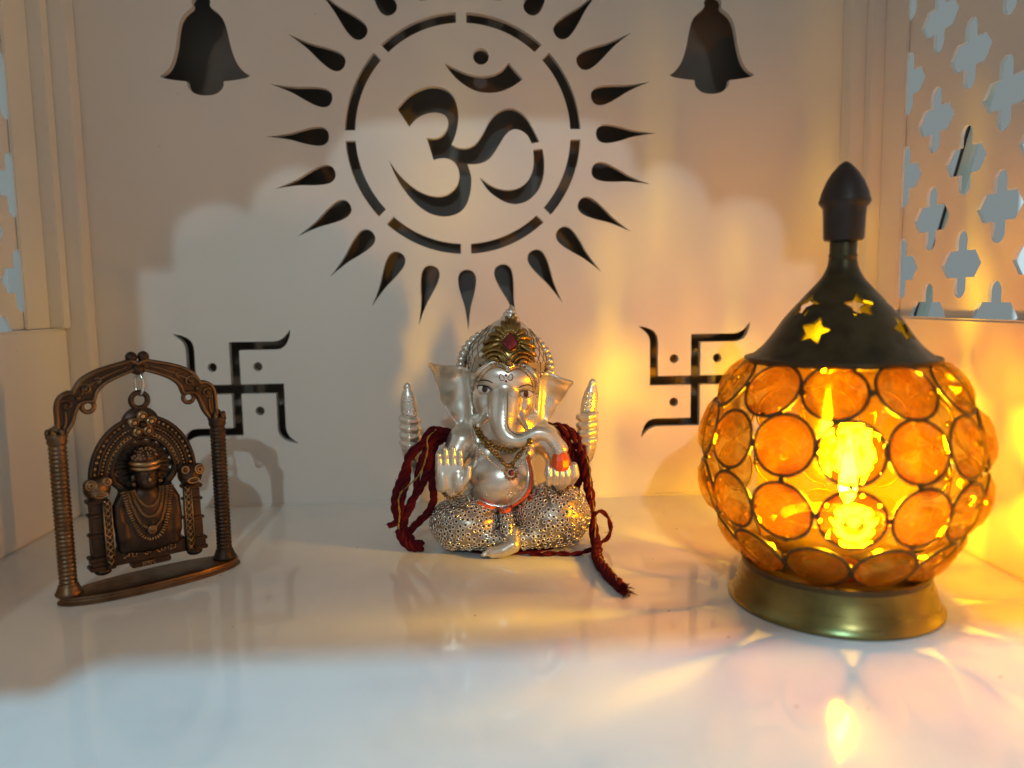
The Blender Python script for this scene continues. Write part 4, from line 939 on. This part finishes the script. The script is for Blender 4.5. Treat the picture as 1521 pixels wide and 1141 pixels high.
# side columns with beast heads
for s in (-1, 1):
    cx = PC+s*1.62
    cm_ = MB()
    for (a0, a1, b0, b1, z0, z1) in ((-.42, .42, -.32, .3, 1.0, 1.16), (-.36, .36, -.28, .28, 1.16, 1.36), (-.42, .42, -.32, .3, 1.36, 1.5), (-.3, .3, -.22, .26, 1.5, 2.2), (-.36, .36, -.27, .28, 2.2, 2.34), (-.27, .27, -.2, .25, 2.34, 2.95), (-.34, .34, -.26, .28, 2.95, 3.08), (-.26, .26, -.2, .24, 3.08, 3.45), (-.36, .36, -.27, .28, 3.45, 3.6)):
        cm_.add(*box(cx+a0+s*.05, cx+a1+s*.05, b0, b1, z0+.004, z1-.004))
    colm = cm_.build('column', BRONZE, pq, False); bevel(colm, .03, 2)
    st = MB(); sx = cx-s*.2; st.add(*box(sx-.14, sx+.14, -.36, -.2, 1.0, 3.5)); so = st.build('column_strip', BRONZE, colm, False); bevel(so, .03)
    xx = MB(); z_ = 1.08
    while z_ < 3.35:
        for q in (-1, 1): xx.add(*tube([(sx-q*.1, -.38, z_), (sx+q*.1, -.38, z_+.24)], .024, 5))
        z_ += .25
    for q in (-.13, .13): xx.add(*tube([(sx+q, -.38, 1.02), (sx+q, -.38, 3.48)], .024, 5))
    xx.build('cross_pattern', BRIGHT, colm, kind='stuff')
    def beast(P):
        d = ell(P, (cx+s*.02, -.05, 4.0), (.46, .4, .46)); d = smin(d, ell(P, (cx+s*.28, -.25, 4.2), (.24, .2, .22)), .06)
        d = smin(d, ell(P, (cx-s*.25, -.22, 4.22), (.2, .2, .26)), .06); d = smin(d, ell(P, (cx, -.36, 3.82), (.34, .16, .12)), .05)
        d = smin(d, ell(P, (cx+s*.02, -.36, 4.02), (.12, .12, .14)), .04); return smin(d, ell(P, (cx, 0, 3.62), (.3, .26, .2)), .08)
    V, F = sculpt(beast, (cx-.8, -.8, 3.2), (cx+.8, .6, 4.7), .045); be = mesh_obj('beast_head', V, F, COPPER if s < 0 else BRONZE, colm)
    nn_ = np.empty(len(be.data.vertices)*3); be.data.vertices.foreach_get('normal', nn_)
    if nn_.reshape(-1, 3)[np.argmin(V[:, 1])][1] > 0: be.data.flip_normals()
    for (ex, ez, er) in ((s*.28, 4.2, .16), (s*.28, 4.2, .08), (-s*.25, 4.25, .12), (0, 3.82, .2)):
        P, g_ = on_surf_many(beast, [(cx+ex+er*math.cos(q), ez+er*math.sin(q)*(.45 if er == .2 else 1)) for q in np.linspace(0, 2*math.pi, 18, endpoint=False)], -1.5, 1.)
        tv, tf = tube(P+g_*.015, .03, 6, closed=True); mesh_obj('curl', tv, tf, BRIGHT, colm)
    mesh_obj('foot_ball', *ball((cx+s*.02, -.05, .92), (.3, .26, .16), 14, 8), BRONZE, colm)
V1, F1 = box(PC-1.3, PC+1.3, -.22, .25, 1.02, 1.62); ped = mesh_obj('pedestal', V1, F1, BRONZE, pq, False); bevel(ped, .05)
V1, F1 = box(PC-.7, PC+.7, -.26, .2, .8, 1.018); lowp = mesh_obj('name_plate', V1, F1, BRONZE, pq, False); bevel(lowp, .04)
# raised lettering
def letters(strokes, x0, z0, u, y, parent, r=.02):
    b_ = MB()
    for s_ in strokes:
        P = [(x0+px*u, y, z0+pz*u) for px, pz in s_]; b_.add(*tube(catmull(P, 4) if len(P) > 2 else np.array(P), r, 5))
    return b_.build('lettering', BRIGHT, parent)
JA = [[(0, 1), (1.05, 1)], [(.85, 1), (.85, 0)], [(.85, .5), (.5, .52), (.3, .35), (.1, .25), (.05, .45)]]
YA_ = [[(0, 1), (1.0, 1)], [(.85, 1), (.85, 0)], [(.1, .9), (.3, .8), (.3, .55), (.15, .45), (.4, .2), (.85, .25)]]
SHRI = [[(-.1, 1), (1.3, 1)], [(.05, .85), (.3, .95), (.35, .7), (.1, .55), (.4, .3), (.6, .05)], [(.75, 1), (.75, 0)], [(.75, .35), (.4, .1)], [(1.1, 1), (1.1, 0)], [(.75, 1), (.8, 1.35), (1.05, 1.4), (1.1, 1)]]
SHYAM = [[(0, 1), (3.3, 1)], [(.05, .85), (.3, .9), (.35, .65), (.1, .55), (.4, .25), (.55, .1)], [(.7, .8), (.85, .6), (.75, .45), (1.0, .25), (1.35, .3)], [(1.4, 1), (1.4, 0)], [(1.85, 1), (1.85, 0)], [(2.3, 1), (2.3, .35), (2.15, .25), (2.3, .15), (2.95, .35)], [(3.0, 1), (3.0, 0)]]
sh = lambda L, dx: [[(a+dx, b) for a, b in s_] for s_ in L]
letters(sh(JA, 0)+sh(YA_, 1.1)+sh(SHRI, 2.9)+sh(SHYAM, 4.9), PC-.98, 1.2, .235, -.235, ped)
letters([[(0, 1), (3.2, 1)], [(.3, 1), (.3, .3), (.1, .2)], [(.8, 1), (.8, 0)], [(.8, .5), (.4, .4)], [(1.3, 1), (1.3, 0)], [(1.7, .9), (1.6, .4), (2.1, .4)], [(2.1, 1), (2.1, 0)], [(2.5, 1), (2.7, .4), (3.1, .1)], [(3.0, .5), (3.3, .4)]], PC-.36, .83, .15, -.275, lowp, .014)
